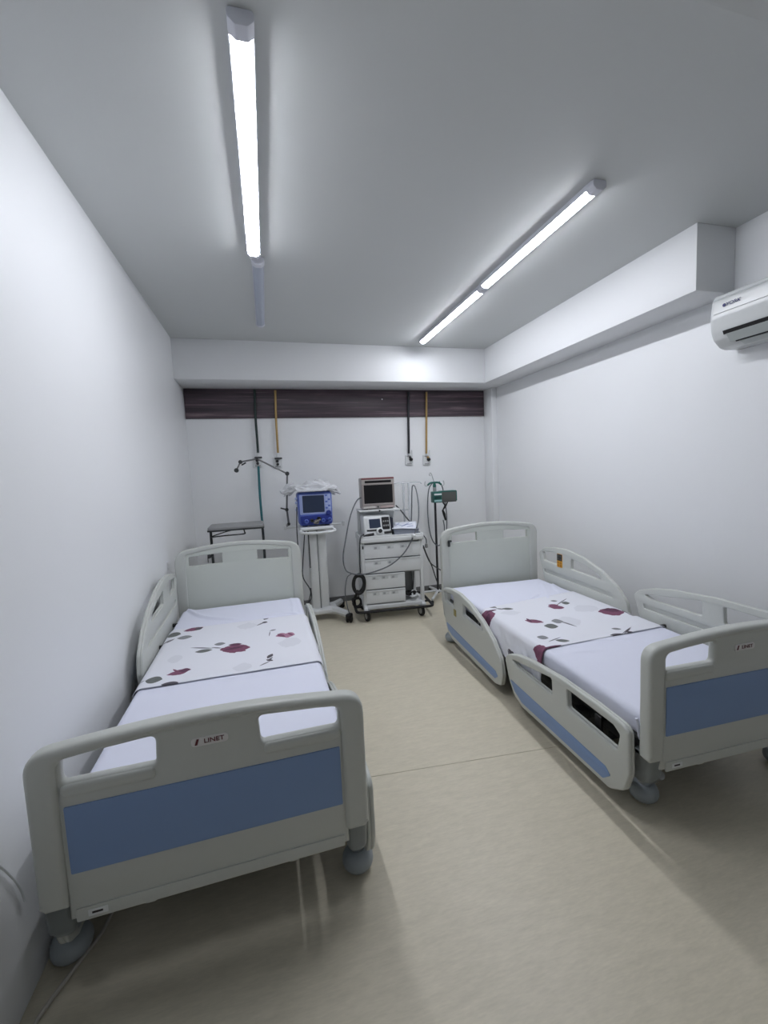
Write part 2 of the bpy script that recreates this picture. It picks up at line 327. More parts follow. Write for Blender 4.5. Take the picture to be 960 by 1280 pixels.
def make_bed(label, loc, th, dz, mt, rails, cast_rot, cpos):
    """dz: lift of the lying surface; rails: {(side, end): raised lift}"""
    b = thing('hospital_bed', label, 'bed', loc, th, 'hospital beds')
    # footboard: inverted U frame + inner panel with two grip slots + blue insert
    def board(y, ztop, zarc, zbot, zpost, foot):
        W = .47; r = .07 if foot else .11
        ks = [0, 2, 3, 4, 5, 6, 7, 8, 9, 10, 12] if foot else [0, 3, 4, 5, 6, 7, 8, 9, 12]
        arc = [(-W+2*W*k/12, ztop+(zarc-ztop)*math.sin(math.pi*k/12)) for k in ks]
        outer = rounded([(-W, zpost)]+arc+[(W, zpost)], [.004, r]+[0]*(len(ks)-2)+[r, .004], 8)
        iw = .392; zi = ztop-.03
        inarc = [(iw-2*iw*k/12, zi+(zarc-ztop)*math.sin(math.pi*k/12)) for k in range(13)]
        inner = [(iw, zpost)]+rounded(inarc+[(-iw, zpost-.2), (iw, zpost-.2)], [.03]+[0]*11+[.03, 0, 0], 5)
        inner = [p for p in inner if p[1] > zpost-.01]
        out = outer+[(W-.012, zpost-.012), (iw+.008, zpost-.012)]+inner+[(-iw-.008, zpost-.012), (-W+.012, zpost-.012)]
        f = plate('footboard' if foot else 'headboard', out, .056 if foot else .044, BEDGREY, b, bev=.016 if foot else .010, off=-y, res=3)
        iz = zi+.012
        if foot: slots = [rounded([(-.385, .70), (-.15, .70), (-.145, .787), (-.385, .770)], .018), rounded([(.145, .70), (.385, .70), (.385, .770), (.14, .787)], .018)]
        else: slots = [rounded([(-.37, .872), (-.13, .878), (-.13, .957), (-.37, .943)], .006), rounded([(.13, .878), (.37, .872), (.37, .943), (.13, .957)], .006)]
        pin = [(-iw-.01, zbot), (iw+.01, zbot), (iw+.01, iz)]+[(p[0]*1.01, p[1]+.012) for p in inarc[1:-1]]+[(-iw-.01, iz)]
        plate('inner_panel', pin, .036 if foot else .032, BEDGREY if foot else BEDPANEL, f, holes=slots, bev=.012 if foot else .003, off=-y, res=3)
        if foot:
            plate('blue_panel', rounded([(-.385, .435), (.385, .435), (.385, .635), (-.385, .635)], .004, 2), .004, BLUE, f, bev=.001, off=-(y-.0195))
            plate('lower_strip', rounded([(-.385, zbot-.004), (.385, zbot-.004), (.385, zbot+.035), (-.385, zbot+.035)], .004, 2), .006, BEDGREY, f, bev=.002, off=-(y-.019))
            for q in (-1, 1): plate('grip_lip', rounded([(q*.27-.120, .662), (q*.27+.120, .662), (q*.27+.118, .697), (q*.27-.118, .697)], [.03, .03, .012, .012], 5), .05, BEDGREY, f, bev=.010, off=-y, res=3)
            plate('maker_badge', rounded([(-.052, .732), (.052, .732), (.052, .759), (-.052, .759)], .012, 4), .003, BADGE, f, bev=.001, off=-(y-.0185))
            text('lettering', 'LINET', .019, REDINK, f, (.012, y-.0206, .7455), (math.pi/2, 0, 0), sx=1.15)
            plate('emblem', [(-.042, .737), (-.035, .737), (-.029, .755), (-.036, .755)], .001, REDINK, f, bev=.0002, off=-(y-.0206))
            plate('type_label', rounded([(-.355, .298), (-.305, .298), (-.305, .318), (-.355, .318)], .002, 2), .001, WHITEP, f, bev=.0002, off=-(y-.0225))
            box('label_print', (-.345, y-.0236, .305), (-.318, y-.0230, .311), DARKINK, f, bev=0)
            for x in (-.2, .22): box('stop_tab', (x-.016, y-.012, zbot-.018), (x+.016, y+.012, zbot-.002), BEDGREY, f, bev=.005)
        return f
    fb = board(.028, .80, .832, .292, .35, True)
    hb = board(2.19, .99, 1.035, .34, .36, False)
    # corner legs and castors
    for k, (sx, y) in enumerate([(-1, .05), (1, .05), (-1, 2.17), (1, 2.17)]):
        bm = bmesh.new(); yd = 1 if y < 1 else -1; secs = [(.392, .468, .040, .407, 0), (.394, .467, .040, .36, .004), (.398, .465, .042, .30, .025), (.408, .462, .040, .262, .05), (.418, .458, .03, .248, .062)]
        rings = []
        for a, c, dpt, z, oy in secs:
            sl = (cpos[k]-.445)*.35*min(1, max(0, (.407-z)/.15)); a += sl; c += sl
            q = rounded([(a*sx, y-dpt+oy*yd), (c*sx, y-dpt+oy*yd), (c*sx, y+dpt+oy*yd), (a*sx, y+dpt+oy*yd)], .02, 4)
            rings.append([bm.verts.new((p[0], p[1], z-.055)) for p in q])
        for A, B in zip(rings, rings[1:]):
            n = len(A)
            for i in range(n): bm.faces.new((A[i], A[(i+1) % n], B[(i+1) % n], B[i]))
        bm.faces.new(rings[0]); bm.faces.new(rings[-1][::-1])
        lg = bm_obj('leg', bm, LEGGREY, b)
        for v in lg.data.vertices:
            if v.co.z > .29: v.co.z = .352
        ca = bpy.data.objects.new('castor', None); link(ca, b); ca.location = (cpos[k]*sx, y+.115*yd, FZ); ca.rotation_euler = (0, 0, cast_rot[k])
        lathe('hood', [(.046, .012), (.054, .022), (.058, .036), (.057, .050), (.051, .064), (.040, .075), (.026, .081), (0, .083)], CASTOR, ca, 32, angle=60)
        for e in (-1, 1):
            bm = bmesh.new(); add_lathe(bm, [(0, -.007), (.024, -.007), (.029, -.003), (.029, .003), (.024, .007), (0, .007)], 20, Matrix.Translation((.018*e, 0, .029)) @ rot_to((1, 0, 0))); bm_obj('wheel', bm, RUBBER, ca)
        kx = .438+(cpos[k]-.445)*.35-cpos[k]; bm = bmesh.new(); add_tube(bm, [(0, 0, .074), (kx*.3*sx, -.012*yd, .105), (kx*sx, -.05*yd, .175)], .018, 16, radii=[.024, .021, .02]); bm_obj('stem_collar', bm, CHROME, ca)
        ca.children[-1].rotation_euler = (0, 0, -cast_rot[k])
    # undercarriage
    for sx in (-1, 1): box('base_beam', (sx*.33-.025, .06, .25), (sx*.33+.025, 2.15, .30), STEELDARK, b, bev=.006)
    for y in (.5, 1.1, 1.8): box('cross_beam', (-.40, y-.03, .235), (.40, y+.03, .285), STEELDARK, b, bev=.006)
    for y in (.45, 1.7): box('lift_column', (-.07, y-.07, .24), (.07, y+.07, .32+dz), STEELDARK, b, bev=.01)
    for sx in (-1, 1):
        bm = bmesh.new(); add_tube(bm, [(sx*.26, .55, .26), (sx*.26, .95, .33+dz)], .02, 8); bm_obj('lift_arm', bm, STEELDARK, b)
    ztop = mt-.106
    box('platform_frame', (-.40, .09, ztop-.065), (.40, 2.12, ztop-.02), STEELDARK, b, bev=.006)
    for y0, y1 in ((.09, .62), (.63, .98), (.99, 1.22), (1.23, 2.12)): box('platform_panel', (-.43, y0, ztop-.019), (.43, y1, ztop), mat('platform dark grey', (64, 68, 67), .5), b, bev=.006)
    # side rails
    for (side, end), lift in rails.items():
        d = RAILS[end]; x = side*(.47 if lift > .1 else .49 if (side > 0 or lift == 0) else .462)
        zr = lambda q: [(p[0], p[1]+lift) for p in q]
        r = plate('side_rail', zr(d['out']), .020, BEDGREY, b, holes=[zr(s) for s in d['slots']], bev=.009, plane='YZ', off=x+side*.004, res=3)
        plate('inner_shell', zr(d['out']), .014, BEDGREY, r, holes=[zr(s) for s in d['slots']]+[zr(d['groove'])], bev=.005, plane='YZ', off=x-side*.010, res=2)
        plate('blue_panel', zr(d['blue']), .003, BLUE, r, bev=.001, plane='YZ', off=x+side*.0145)
        ys = (1.45, 1.85) if end == 'head' else (.3, .8)
        for y in ys:
            bm = bmesh.new(); add_box(bm, (x-side*.045, y, (.18+lift+ztop-.05)/2), (.014, .04, abs(.18+lift-ztop+.05)+.05), .004)
            add_tube(bm, [(x-side*.018, y, .20+lift), (x-side*.055, y, .20+lift)], .012, 10)
            add_tube(bm, [(x-side*.055, y, ztop-.045), (x-side*.12, y, ztop-.045)], .014, 10)
            bm_obj('rail_arm', bm, BLACK, r)
        if end == 'head':
            if lift > .1 and side > 0:
                kx = x-side*.0185
                plate('keypad', rounded([(1.785, .39+lift), (1.855, .39+lift), (1.855, .505+lift), (1.785, .505+lift)], .008, 3), .003, ORANGE, r, bev=.001, plane='YZ', off=kx)
                plate('keypad_top', rounded([(1.787, .447+lift), (1.853, .447+lift), (1.853, .503+lift), (1.787, .503+lift)], .006, 3), .001, BLACK, r, bev=.0003, plane='YZ', off=kx-side*.0019)
                for i in range(2):
                    for j in range(2):
                        box('key', (kx-side*.003-.0006, 1.793+.031*i, .397+.025*j+lift), (kx-side*.003+.0006, 1.816+.031*i, .416+.025*j+lift), mat('key amber', (178, 122, 40), .5), r, bev=.0004)
                        box('key', (kx-side*.0035-.0006, 1.795+.031*i, .453+.025*j+lift), (kx-side*.0035+.0006, 1.814+.031*i, .470+.025*j+lift), PGREY, r, bev=.0004)
            elif side < 0 and lift == 0:
                plate('keypad', rounded([(1.80, .345+lift), (1.85, .345+lift), (1.85, .40+lift), (1.80, .40+lift)], .006, 3), .003, mat('olive keypad', (150, 140, 84), .5), r, bev=.001, plane='YZ', off=x+side*.0145)
    box('undercarriage_shade_block', (-.29, .42, .13), (.29, 1.9, .232), mat('shade block dark', (40, 42, 43), .6), b, bev=.02)  # assumed undercarriage bulk, added to darken the floor under the bed
    for y, z in ((1.93, .41), (1.50, .40)):
        bm = bmesh.new(); add_lathe(bm, [(0, 0), (.018, .003), (.022, .015), (.018, .028), (0, .03)], 14, Matrix.Translation((-.44, y, z+dz-.02)) @ rot_to((-1, 0, 0))); add_box(bm, (-.455, y-.06, z+dz-.03), (.014, .10, .018), .004); bm_obj('release_knob', bm, BLACK, b)
    for y in (1.72, 1.98): box('release_lever', (.41, y-.02, ztop+.01), (.452, y+.02, ztop+.03), BLACK, b, bev=.005)
    return b, hb, fb

LB, RB = (-.215, 1.292, 0), (1.822, 1.212, 0)
LTH, RTH = .012, -.036
bedL, hbL, fbL = make_bed('hospital bed along the left wall, its wall-side head rail raised', LB, LTH, .06, .55,
                     {(-1, 'head'): .335, (-1, 'foot'): -.02, (1, 'head'): -.01, (1, 'foot'): -.01}, (.5, .15, 0, 0), (.475, .452, .445, .445))
bedR, hbR, fbR = make_bed('hospital bed along the right wall, both aisle-side rails lowered', RB, RTH, 0, .50,
                     {(-1, 'head'): .0, (-1, 'foot'): 0.0, (1, 'head'): .262, (1, 'foot'): .297}, (.9, .2, 0, 0), (.33, .445, .445, .445))
# small clips on the headboards
bm = bmesh.new(); add_box(bm, (-.405, 2.155, .875), (.022, .014, .055), .005); add_box(bm, (-.400, 2.148, .898), (.034, .02, .016), .005)
bm_obj('clip', bm, STEELDARK, hbR)
bm = bmesh.new(); add_lathe(bm, [(.018, 0), (.014, .02), (.004, .03), (0, .03)], 12, Matrix.Translation((-.235, 2.19, .935)) @ rot_to((1, 0, 0))); add_tube(bm, [(-.235, 2.19, .935), (-.19, 2.19, .955)], .003, 6)
add_tube(bm, [(-.235, 2.19, .935), (-.235, 2.19, .888)], .003, 6)
bm_obj('clip', bm, BLACK, hbL)

# ------------------------------------------------------------------ mattresses
def mattress(label, parent_loc, th, ztop, h, hw, y0, y1, seed, creases):
    hx, hy, hz = hw, (y1-y0)/2, h/2; r = .032
    bm = bmesh.new(); NX, NY, NZ = 120, 230, 8
    def P(a, b, c):
        p = Vector((a*hx, b*hy, c*hz)); q = Vector((max(-hx+r, min(hx-r, p.x)), max(-hy+r, min(hy-r, p.y)), max(-hz+r, min(hz-r, p.z))))
        d = p-q
        if d.length > 1e-9: p = q+d.normalized()*r
        return p
    def rem(t, n, half):  # denser samples near the edges
        k = r/half; lin = [-1+k*i/4 for i in range(4)]+[-1+k+(2-2*k)*i/(n-8) for i in range(n-7)]+[1-k+k*(i+1)/4 for i in range(4)]
        return lin
    xs, ys, zs = rem(0, NX, hx), rem(0, NY, hy), rem(0, 14, hz)
    cache = {}
    def V(a, b, c):
        key = (round(a, 5), round(b, 5), round(c, 5))
        if key not in cache: cache[key] = bm.verts.new(P(a, b, c))
        return cache[key]
    def face(u, v, f):
        for i in range(len(u)-1):
            for j in range(len(v)-1):
                bm.faces.new([f(u[i], v[j]), f(u[i+1], v[j]), f(u[i+1], v[j+1]), f(u[i], v[j+1])])
    face(xs, ys, lambda a, b: V(a, b, 1)); face(xs, ys, lambda a, b: V(a, b, -1))
    face(ys, zs, lambda a, b: V(1, a, b)); face(ys, zs, lambda a, b: V(-1, a, b))
    face(xs, zs, lambda a, b: V(a, 1, b)); face(xs, zs, lambda a, b: V(a, -1, b))
    for v in bm.verts:
        p = v.co.copy(); n = 0
        n += .004*noise.noise(Vector((p.x*2+seed, p.y*2, 1)))
        if p.z > hz-.03:
            n += .0012*noise.noise(Vector((p.x*9, p.y*7+seed, 2)))
            for pl, wdt, amp in creases:     # long fold lines in the sheet
                best = 9; side_ = 1; tt = 0
                for q in range(len(pl)-1):
                    ax, ay = pl[q]; bx_, by_ = pl[q+1]; dx, dy = bx_-ax, by_-ay
                    t = max(0, min(1, ((p.x-ax)*dx+(p.y-ay)*dy)/(dx*dx+dy*dy)))
                    ex, ey = p.x-ax-dx*t, p.y-ay-dy*t; dd = math.hypot(ex, ey)
                    if dd < best: best = dd; side_ = 1 if dx*ey-dy*ex > 0 else -1; tt = (q+t)/(len(pl)-1)
                if best < .2:
                    fade = min(1, 6*tt+.2, 6*(1-tt)+.2)
                    n += amp*fade*math.exp(-(best/(wdt if side_ < 0 else wdt*4))**2)
            v.co.z += n
        else:
            side = .0035*noise.noise(Vector((p.y*14+seed, p.z*4, 3))) + .002*noise.noise(Vector((p.x*16+seed, p.z*5, 7)))
            if abs(p.x) > hx-.01: v.co.x += side*(1 if p.x > 0 else -1)
            if abs(p.y) > hy-.01: v.co.y += 2*side*(1 if p.y > 0 else -1)
    c, s = math.cos(th), math.sin(th); cy = (y0+y1)/2
    o = bm_obj('mattress', bm, SHEET, loc=(parent_loc[0]-s*cy, parent_loc[1]+c*cy, ztop-h/2), rot=(0, 0, th), angle=60)
    return tag(o, label, 'mattress', 'sheeted mattresses')
def crease(pxs, loc, th, z, cy):
    out = []
    for x, y in pxs:
        P = at_z(x, y, z); dx, dy = P.x-loc[0], P.y-loc[1]; c, s_ = math.cos(-th), math.sin(-th); out.append((dx*c-dy*s_, dx*s_+dy*c-cy))
    return [(p.x, p.y) for p in spline([(a, b, 0) for a, b in out], 4)]
crL = [(crease(q, LB, LTH, .555, 1.12), w_, a_) for q, w_, a_ in (([(229, 758), (236, 763), (246, 769), (258, 772), (271, 773.5), (300, 774)], .007, .016), ([(327, 770), (345, 768), (362, 767), (374, 768)], .007, .012), ([(362, 745), (365, 755), (366, 766)], .005, .005), ([(150, 905), (210, 893), (260, 889)], .01, .004))]
crR = [(crease(q, RB, RTH, .505, 1.085), w_, a_) for q, w_, a_ in (([(676, 728), (682, 740), (684, 750)], .008, .010), ([(648, 757), (664, 748), (674, 742)], .007, .008), ([(690, 725), (694, 735), (705, 742)], .008, .009), ([(560, 736), (600, 731), (640, 725), (664, 721)], .01, .004), ([(700, 818), (720, 815), (760, 812)], .008, .004), ([(735, 800), (790, 797)], .01, .004))]
matL = mattress('mattress in a smooth white fitted sheet on the left bed', LB, LTH, .55, .105, .438, .10, 2.14, 1., crL)
matR = mattress('mattress in a white fitted sheet wrinkled at its foot corners on the right bed', RB, RTH, .50, .105, .438, .07, 2.10, 5., crR)
# gathered elastic corner of the sheet at the foot of the right mattress
def gather(m, sx, seed):
    bm = bmesh.new()
    hx, hy = .438, (2.10-.07)/2
    for k in range(4):
        pts = []
        for i in range(9):
            t = i/8; pts.append((sx*(hx-.06+.03*k-.02*t+.004*noise.noise(Vector((t*4, k, seed)))), -hy-.004+.002*math.sin(t*7+k), .045-.09*t))
        add_tube(bm, spline(pts, 3), .006, 6, radii=None)
    add_tube(bm, spline([(sx*(hx-.10), -hy+.01, .0505), (sx*(hx-.05), -hy+.006, .052), (sx*(hx-.01), -hy+.016, .0495)], 5), .005, 6)
    return bm_obj('gathered_corner', bm, SHEET, m, angle=80)
gather(matR, -1, 2)

# ------------------------------------------------------------------ printed draw sheets
def leaf_group():
    ng = bpy.data.node_groups.new('leaf_mask', 'ShaderNodeTree'); I = ng.interface
    for n, t in (('UV', 'NodeSocketVector'), ('Center', 'NodeSocketVector'), ('Angle', 'NodeSocketFloat'), ('Length', 'NodeSocketFloat'), ('Width', 'NodeSocketFloat'), ('Ragged', 'NodeSocketFloat')):
        I.new_socket(n, in_out='INPUT', socket_type=t)
    I.new_socket('Mask', in_out='OUTPUT', socket_type='NodeSocketFloat')
    N = ng.nodes; L = ng.links; gi = N.new('NodeGroupInput'); go = N.new('NodeGroupOutput')
    def M(op, a, b=None):
        n = N.new('ShaderNodeMath'); n.operation = op
        for i, q in enumerate((a, b)):
            if q is None: continue
            if isinstance(q, (int, float)): n.inputs[i].default_value = q
            else: L.new(q, n.inputs[i])
        return n.outputs[0]
    nz = N.new('ShaderNodeTexNoise'); nz.inputs['Scale'].default_value = 22; nz.inputs['Detail'].default_value = 3; L.new(gi.outputs['UV'], nz.inputs['Vector'])
    sub = N.new('ShaderNodeVectorMath'); sub.operation = 'SUBTRACT'; L.new(gi.outputs['UV'], sub.inputs[0]); L.new(gi.outputs['Center'], sub.inputs[1])
    rt = N.new('ShaderNodeVectorRotate'); rt.rotation_type = 'Z_AXIS'; L.new(sub.outputs[0], rt.inputs['Vector'])
    L.new(M('MULTIPLY', gi.outputs['Angle'], -1.), rt.inputs['Angle'])
    sx = N.new('ShaderNodeSeparateXYZ'); L.new(rt.outputs[0], sx.inputs[0])
    q = M('DIVIDE', sx.outputs[0], gi.outputs['Length']); q2 = M('MULTIPLY', q, q)
    lim = M('MULTIPLY', gi.outputs['Width'], M('SUBTRACT', 1., q2))
    wob = M('MULTIPLY', M('MULTIPLY', M('SUBTRACT', nz.outputs['Fac'], .5), gi.outputs['Ragged']), gi.outputs['Width'])
    d = M('SUBTRACT', M('ADD', lim, wob), M('ABSOLUTE', sx.outputs[1]))
    inside = M('MULTIPLY', M('MULTIPLY', d, 900.), M('LESS_THAN', q2, 1.15)); 
    n = N.new('ShaderNodeClamp'); L.new(inside, n.inputs[0]); L.new(n.outputs[0], go.inputs[0])
    return ng
LEAF = leaf_group()
INK = dict(m=(122, 74, 98), p=(168, 122, 146), k=(84, 80, 88), g=(134, 136, 140), o=(104, 108, 106), f=(217, 219, 227), s=(120, 120, 128), d=(92, 54, 78))
def print_mat(name, leaves):
    M = bpy.data.materials.new(name); M.use_nodes = True; nt = M.node_tree; N = nt.nodes; L = nt.links; b = N['Principled BSDF']; b.inputs['Roughness'].default_value = .85
    uv = N.new('ShaderNodeUVMap'); uv.uv_map = 'UVMap'
    nz = N.new('ShaderNodeTexNoise'); nz.inputs['Scale'].default_value = 60; nz.inputs['Detail'].default_value = 4; L.new(uv.outputs[0], nz.inputs['Vector'])
    cur = None
    for (u, v, ang, l, wd, ink, rag) in leaves:
        gN = N.new('ShaderNodeGroup'); gN.node_tree = LEAF; L.new(uv.outputs[0], gN.inputs['UV'])
        gN.inputs['Center'].default_value = (u, v, 0); gN.inputs['Angle'].default_value = ang; gN.inputs['Length'].default_value = l; gN.inputs['Width'].default_value = wd; gN.inputs['Ragged'].default_value = rag
        c = srgb(*INK[ink]); cm = N.new('ShaderNodeMix'); cm.data_type = 'RGBA'; cm.inputs[6].default_value = tuple(x*(.7 if ink != 'f' else .97) for x in c[:3])+(1,); cm.inputs[7].default_value = tuple(min(1, x*(1.3 if ink != 'f' else 1.02)) for x in c[:3])+(1,)
        L.new(nz.outputs['Fac'], cm.inputs[0])
        mx = N.new('ShaderNodeMix'); mx.data_type = 'RGBA'; L.new(gN.outputs[0], mx.inputs[0])
        if cur: L.new(cur, mx.inputs[6])
        else: mx.inputs[6].default_value = srgb(226, 228, 236)
        L.new(cm.outputs[2], mx.inputs[7]); cur = mx.outputs[2]
    L.new(cur, b.inputs['Base Color'])
    wv = N.new('ShaderNodeTexNoise'); wv.inputs['Scale'].default_value = 900; L.new(uv.outputs[0], wv.inputs['Vector'])
    bp = N.new('ShaderNodeBump'); bp.inputs['Strength'].default_value = .12; bp.inputs['Distance'].default_value = .002; L.new(wv.outputs['Fac'], bp.inputs['Height']); L.new(bp.outputs[0], b.inputs['Normal'])
    return M
def to_local(P, loc, th):
    x, y = P.x-loc[0], P.y-loc[1]; c, s = math.cos(-th), math.sin(-th); return (x*c-y*s, x*s+y*c)
def leafpx(loc, th, z, x0, y0, x1, y1, wpx, ink, rag=.3):
    """a lens-shaped leaf of the print from tip pixel to tip pixel, wpx its half width in pixels across"""
    a = to_local(at_z(x0, y0, z), loc, th); b = to_local(at_z(x1, y1, z), loc, th)
    dx, dy = x1-x0, y1-y0; ln = math.hypot(dx, dy); nx, ny = -dy/ln*wpx, dx/ln*wpx; mx, my = (x0+x1)/2, (y0+y1)/2
    c0 = Vector(to_local(at_z(mx+nx, my+ny, z), loc, th)); c1 = Vector(to_local(at_z(mx-nx, my-ny, z), loc, th))
    d = Vector(b)-Vector(a); l = d.length/2; perp = Vector((-d.y, d.x)).normalized(); wd = abs((c1-c0).dot(perp))/2
    c = (Vector(a)+Vector(b))/2
    return (c.x, c.y, math.atan2(d.y, d.x), l, max(wd, .003), ink, rag)
def px4(x, y): return (150+x*.28125, 760+y*.28125)       # reading aid: crops of the photograph
def px5(x, y): return (590+x*.2708, 720+y*.2708)
def leaves(rows, loc, th, z, f):
    out = []
    for (a, b_, c, d, wpx, ink, *rg) in rows:
        p, q = f(a, b_), f(c, d); out.append(leafpx(loc, th, z, p[0], p[1], q[0], q[1], wpx, ink, *(rg or [.3])))
    return out
rowsL = [(520, 85, 610, 78, 4, 'f', .8), (700, 160, 810, 150, 6, 'f', .8), (500, 270, 590, 262, 5, 'f', .8), (210, 235, 280, 225, 5, 'f', .8),
    (180, 165, 240, 140, .75, 's', 0), (205, 160, 245, 138, .75, 's', 0), (405, 178, 455, 182, .75, 's', 0), (618, 262, 670, 238, .75, 's', 0), (605, 82, 650, 62, .75, 's', 0), (50, 332, 115, 326, .75, 's', 0), (310, 180, 420, 182, .75, 's', 0), (665, 105, 695, 98, .75, 's', 0), (662, 130, 668, 105, .75, 's', 0),
    (208, 124, 272, 119, 3., 'o'), (285, 106, 370, 88, 2.2, 'm', .8), (330, 98, 368, 90, 1.6, 'k', .4), (252, 138, 322, 129, 2.3, 'g'),
    (332, 199, 412, 189, 2., 'o'), (418, 165, 470, 160, 2., 'g'), (445, 188, 582, 178, 4.9, 'm', .7), (450, 182, 560, 193, 3.4, 'm', .8), (462, 190, 560, 172, 1.2, 'd', 1.2), (480, 168, 545, 163, 1.6, 'd', .8),
    (692, 128, 745, 118, 2.4, 'p', 1.), (725, 122, 778, 120, 3.2, 'p', 1.), (700, 118, 735, 132, 2., 'm', 1.2), (745, 112, 770, 125, 1.4, 'm', 1.),
    (640, 55, 658, 44, 1.5, 'k', .6), (632, 66, 656, 66, 1.2, 'k', .6), (655, 228, 678, 206, 2.2, 'k', .6), (650, 232, 682, 238, 1.4, 'k', .8), (655, 240, 680, 220, 1., 'k', .6),
    (112, 327, 190, 320, 4., 'o'), (208, 302, 316, 276, 2.8, 'm', .9), (235, 275, 262, 290, 1.5, 'm', .6), (260, 284, 315, 276, 2.2, 'd', .6), (180, 345, 262, 334, 2.4, 'k')]
rowsR = [(480, 165, 570, 140, 6, 'f', .8), (400, 215, 500, 205, 6, 'f', .8), (130, 175, 225, 170, 3, 'f', .8),
    (385, 140, 440, 104, .75, 's', 0), (395, 207, 488, 238, .75, 's', 0), (690, 158, 730, 180, .75, 's', 0), (690, 272, 738, 236, .75, 'k', 0), (350, 308, 412, 284, .75, 's', 0), (110, 152, 150, 156, .75, 's', 0),
    (72, 139, 115, 151, 1.6, 'g'), (136, 153, 192, 154, 1.3, 'o'), (348, 143, 428, 148, 2.4, 'm', .9), (350, 138, 400, 136, 1.6, 'm', .8), (362, 117, 395, 118, 1., 'g'), (412, 126, 452, 128, 1.8, 'o'),
    (242, 206, 330, 216, 2.2, 'm', .9), (250, 198, 275, 214, 1.4, 'd', .8), (332, 232, 400, 236, 3., 'o'), (365, 210, 422, 212, 2.6, 'g'),
    (582, 168, 705, 168, 4.6, 'm', .6), (598, 156, 690, 162, 2.4, 'd', .6), (720, 178, 768, 182, 1.8, 'g'), (688, 160, 722, 166, 1., 'o'),
    (642, 245, 690, 248, 1.3, 'g'), (636, 276, 700, 270, 1.6, 'k', .6), (716, 264, 750, 264, 1.8, 'k', .9), (700, 272, 735, 242, .8, 'k', .5),
    (298, 284, 355, 290, 2.4, 'g'), (384, 300, 452, 302, 1.8, 'o')]
lvL = leaves(rowsL, LB, LTH, .554, px4)
lvR = leaves(rowsR, RB, RTH, .504, px5)
# blooms folded over the aisle edge of the right mattress (u runs on down the side)
lvR += [(-.455, 1.385, 1.9, .085, .055, 'm', .8), (-.485, 1.36, .4, .06, .035, 'd', .8), (-.40, 1.41, .2, .05, .016, 'd', .6),
        (-.455, .745, 1.7, .075, .05, 'm', .8), (-.50, .735, .5, .055, .03, 'm', .8), (-.385, .735, .1, .07, .014, 'd', .6), (-.58, 1.02, 1.2, .05, .02, 'k', 1.2), (-.60, 1.05, .6, .04, .012, 's', 1.)]

def draw_sheet(label, loc, th, ztop, hw, y0f, y1f, ovl, ovr, material, seed, ytuck=0.):
    """cloth over the mattress; y0f/y1f give its near and far edge along the bed for a place across it; ovl, ovr: overhang at either side"""
    bm = bmesh.new(); r = .036; hx = hw+.006; uvl = bm.loops.layers.uv.new('UVMap')
    def cross(u):        # arc length across -> (x, z offset from the top)
        s = 1 if u > 0 else -1; a = abs(u); flat = hx-r; q = math.pi/2*r
        if a <= flat: return (u, 0)
        if a <= flat+q: t = (a-flat)/r; return (s*(flat+r*math.sin(t)), -r*(1-math.cos(t)))
        return (s*(hx+.010*min(1, (a-flat-q)/.1)), -r-(a-flat-q))
    u0, u1 = -(hx-r)-math.pi/2*r-ovl, (hx-r)+math.pi/2*r+ovr
    NU, NV = 110, 74; grid = []
    for i in range(NU+1):
        u = u0+(u1-u0)*i/NU; row = []
        x, dz = cross(u)
        for j in range(NV+1):
            t = j/NV; a, b = y0f(u), y1f(u); v = a+(b-a)*t
            z = ztop+.0055+dz; xx = x
            if abs(u) < hx-r*1.2:
                z += .0016*noise.noise(Vector((u*7+seed, v*6, 0)))+.0018*noise.noise(Vector((u*2.2, v*14+seed, 4)))*max(0, abs(u)/hx-.5)*2
            else:
                f = min(1, max(0, (abs(u)-hx)/.08)); s = 1 if u > 0 else -1
                xx += s*f*(.008+.010*noise.noise(Vector((v*9+seed, u*3, 2)))+.006*noise.noise(Vector((v*22+seed+abs(u)*30, u*9, 5))))
            row.append((bm.verts.new((xx, v, z)), u, v))
        grid.append(row)
    for i in range(NU):
        for j in range(NV):
            q = [grid[i][j], grid[i+1][j], grid[i+1][j+1], grid[i][j+1]]
            fc = bm.faces.new([k[0] for k in q])
            for lp, k in zip(fc.loops, q): lp[uvl].uv = (k[1], k[2])
    me = bpy.data.meshes.new('draw_sheet'); bm.to_mesh(me); bm.free()
    o = from_mesh('draw_sheet', me, material, loc=loc, rot=(0, 0, th), angle=80)
    so = o.modifiers.new('solid', 'SOLIDIFY'); so.thickness = .0022; so.offset = 1
    return tag(o, label, 'bed sheet', 'flower printed draw sheets')
draw_sheet('white draw sheet with mauve rose print spread flat across the left bed', LB, LTH, .55, .438, lambda u: .862-.012*u, lambda u: 1.665-.02*u, .07, .06, print_mat('rose print left', lvL), 1.)
draw_sheet('white draw sheet with mauve rose print hanging over the aisle edge of the right bed', RB, RTH, .50, .438, lambda u: .755+.06*u, lambda u: 1.54+.16*u if u > -.5 else 1.46, .17, .0, print_mat('rose print right', lvR), 3.)

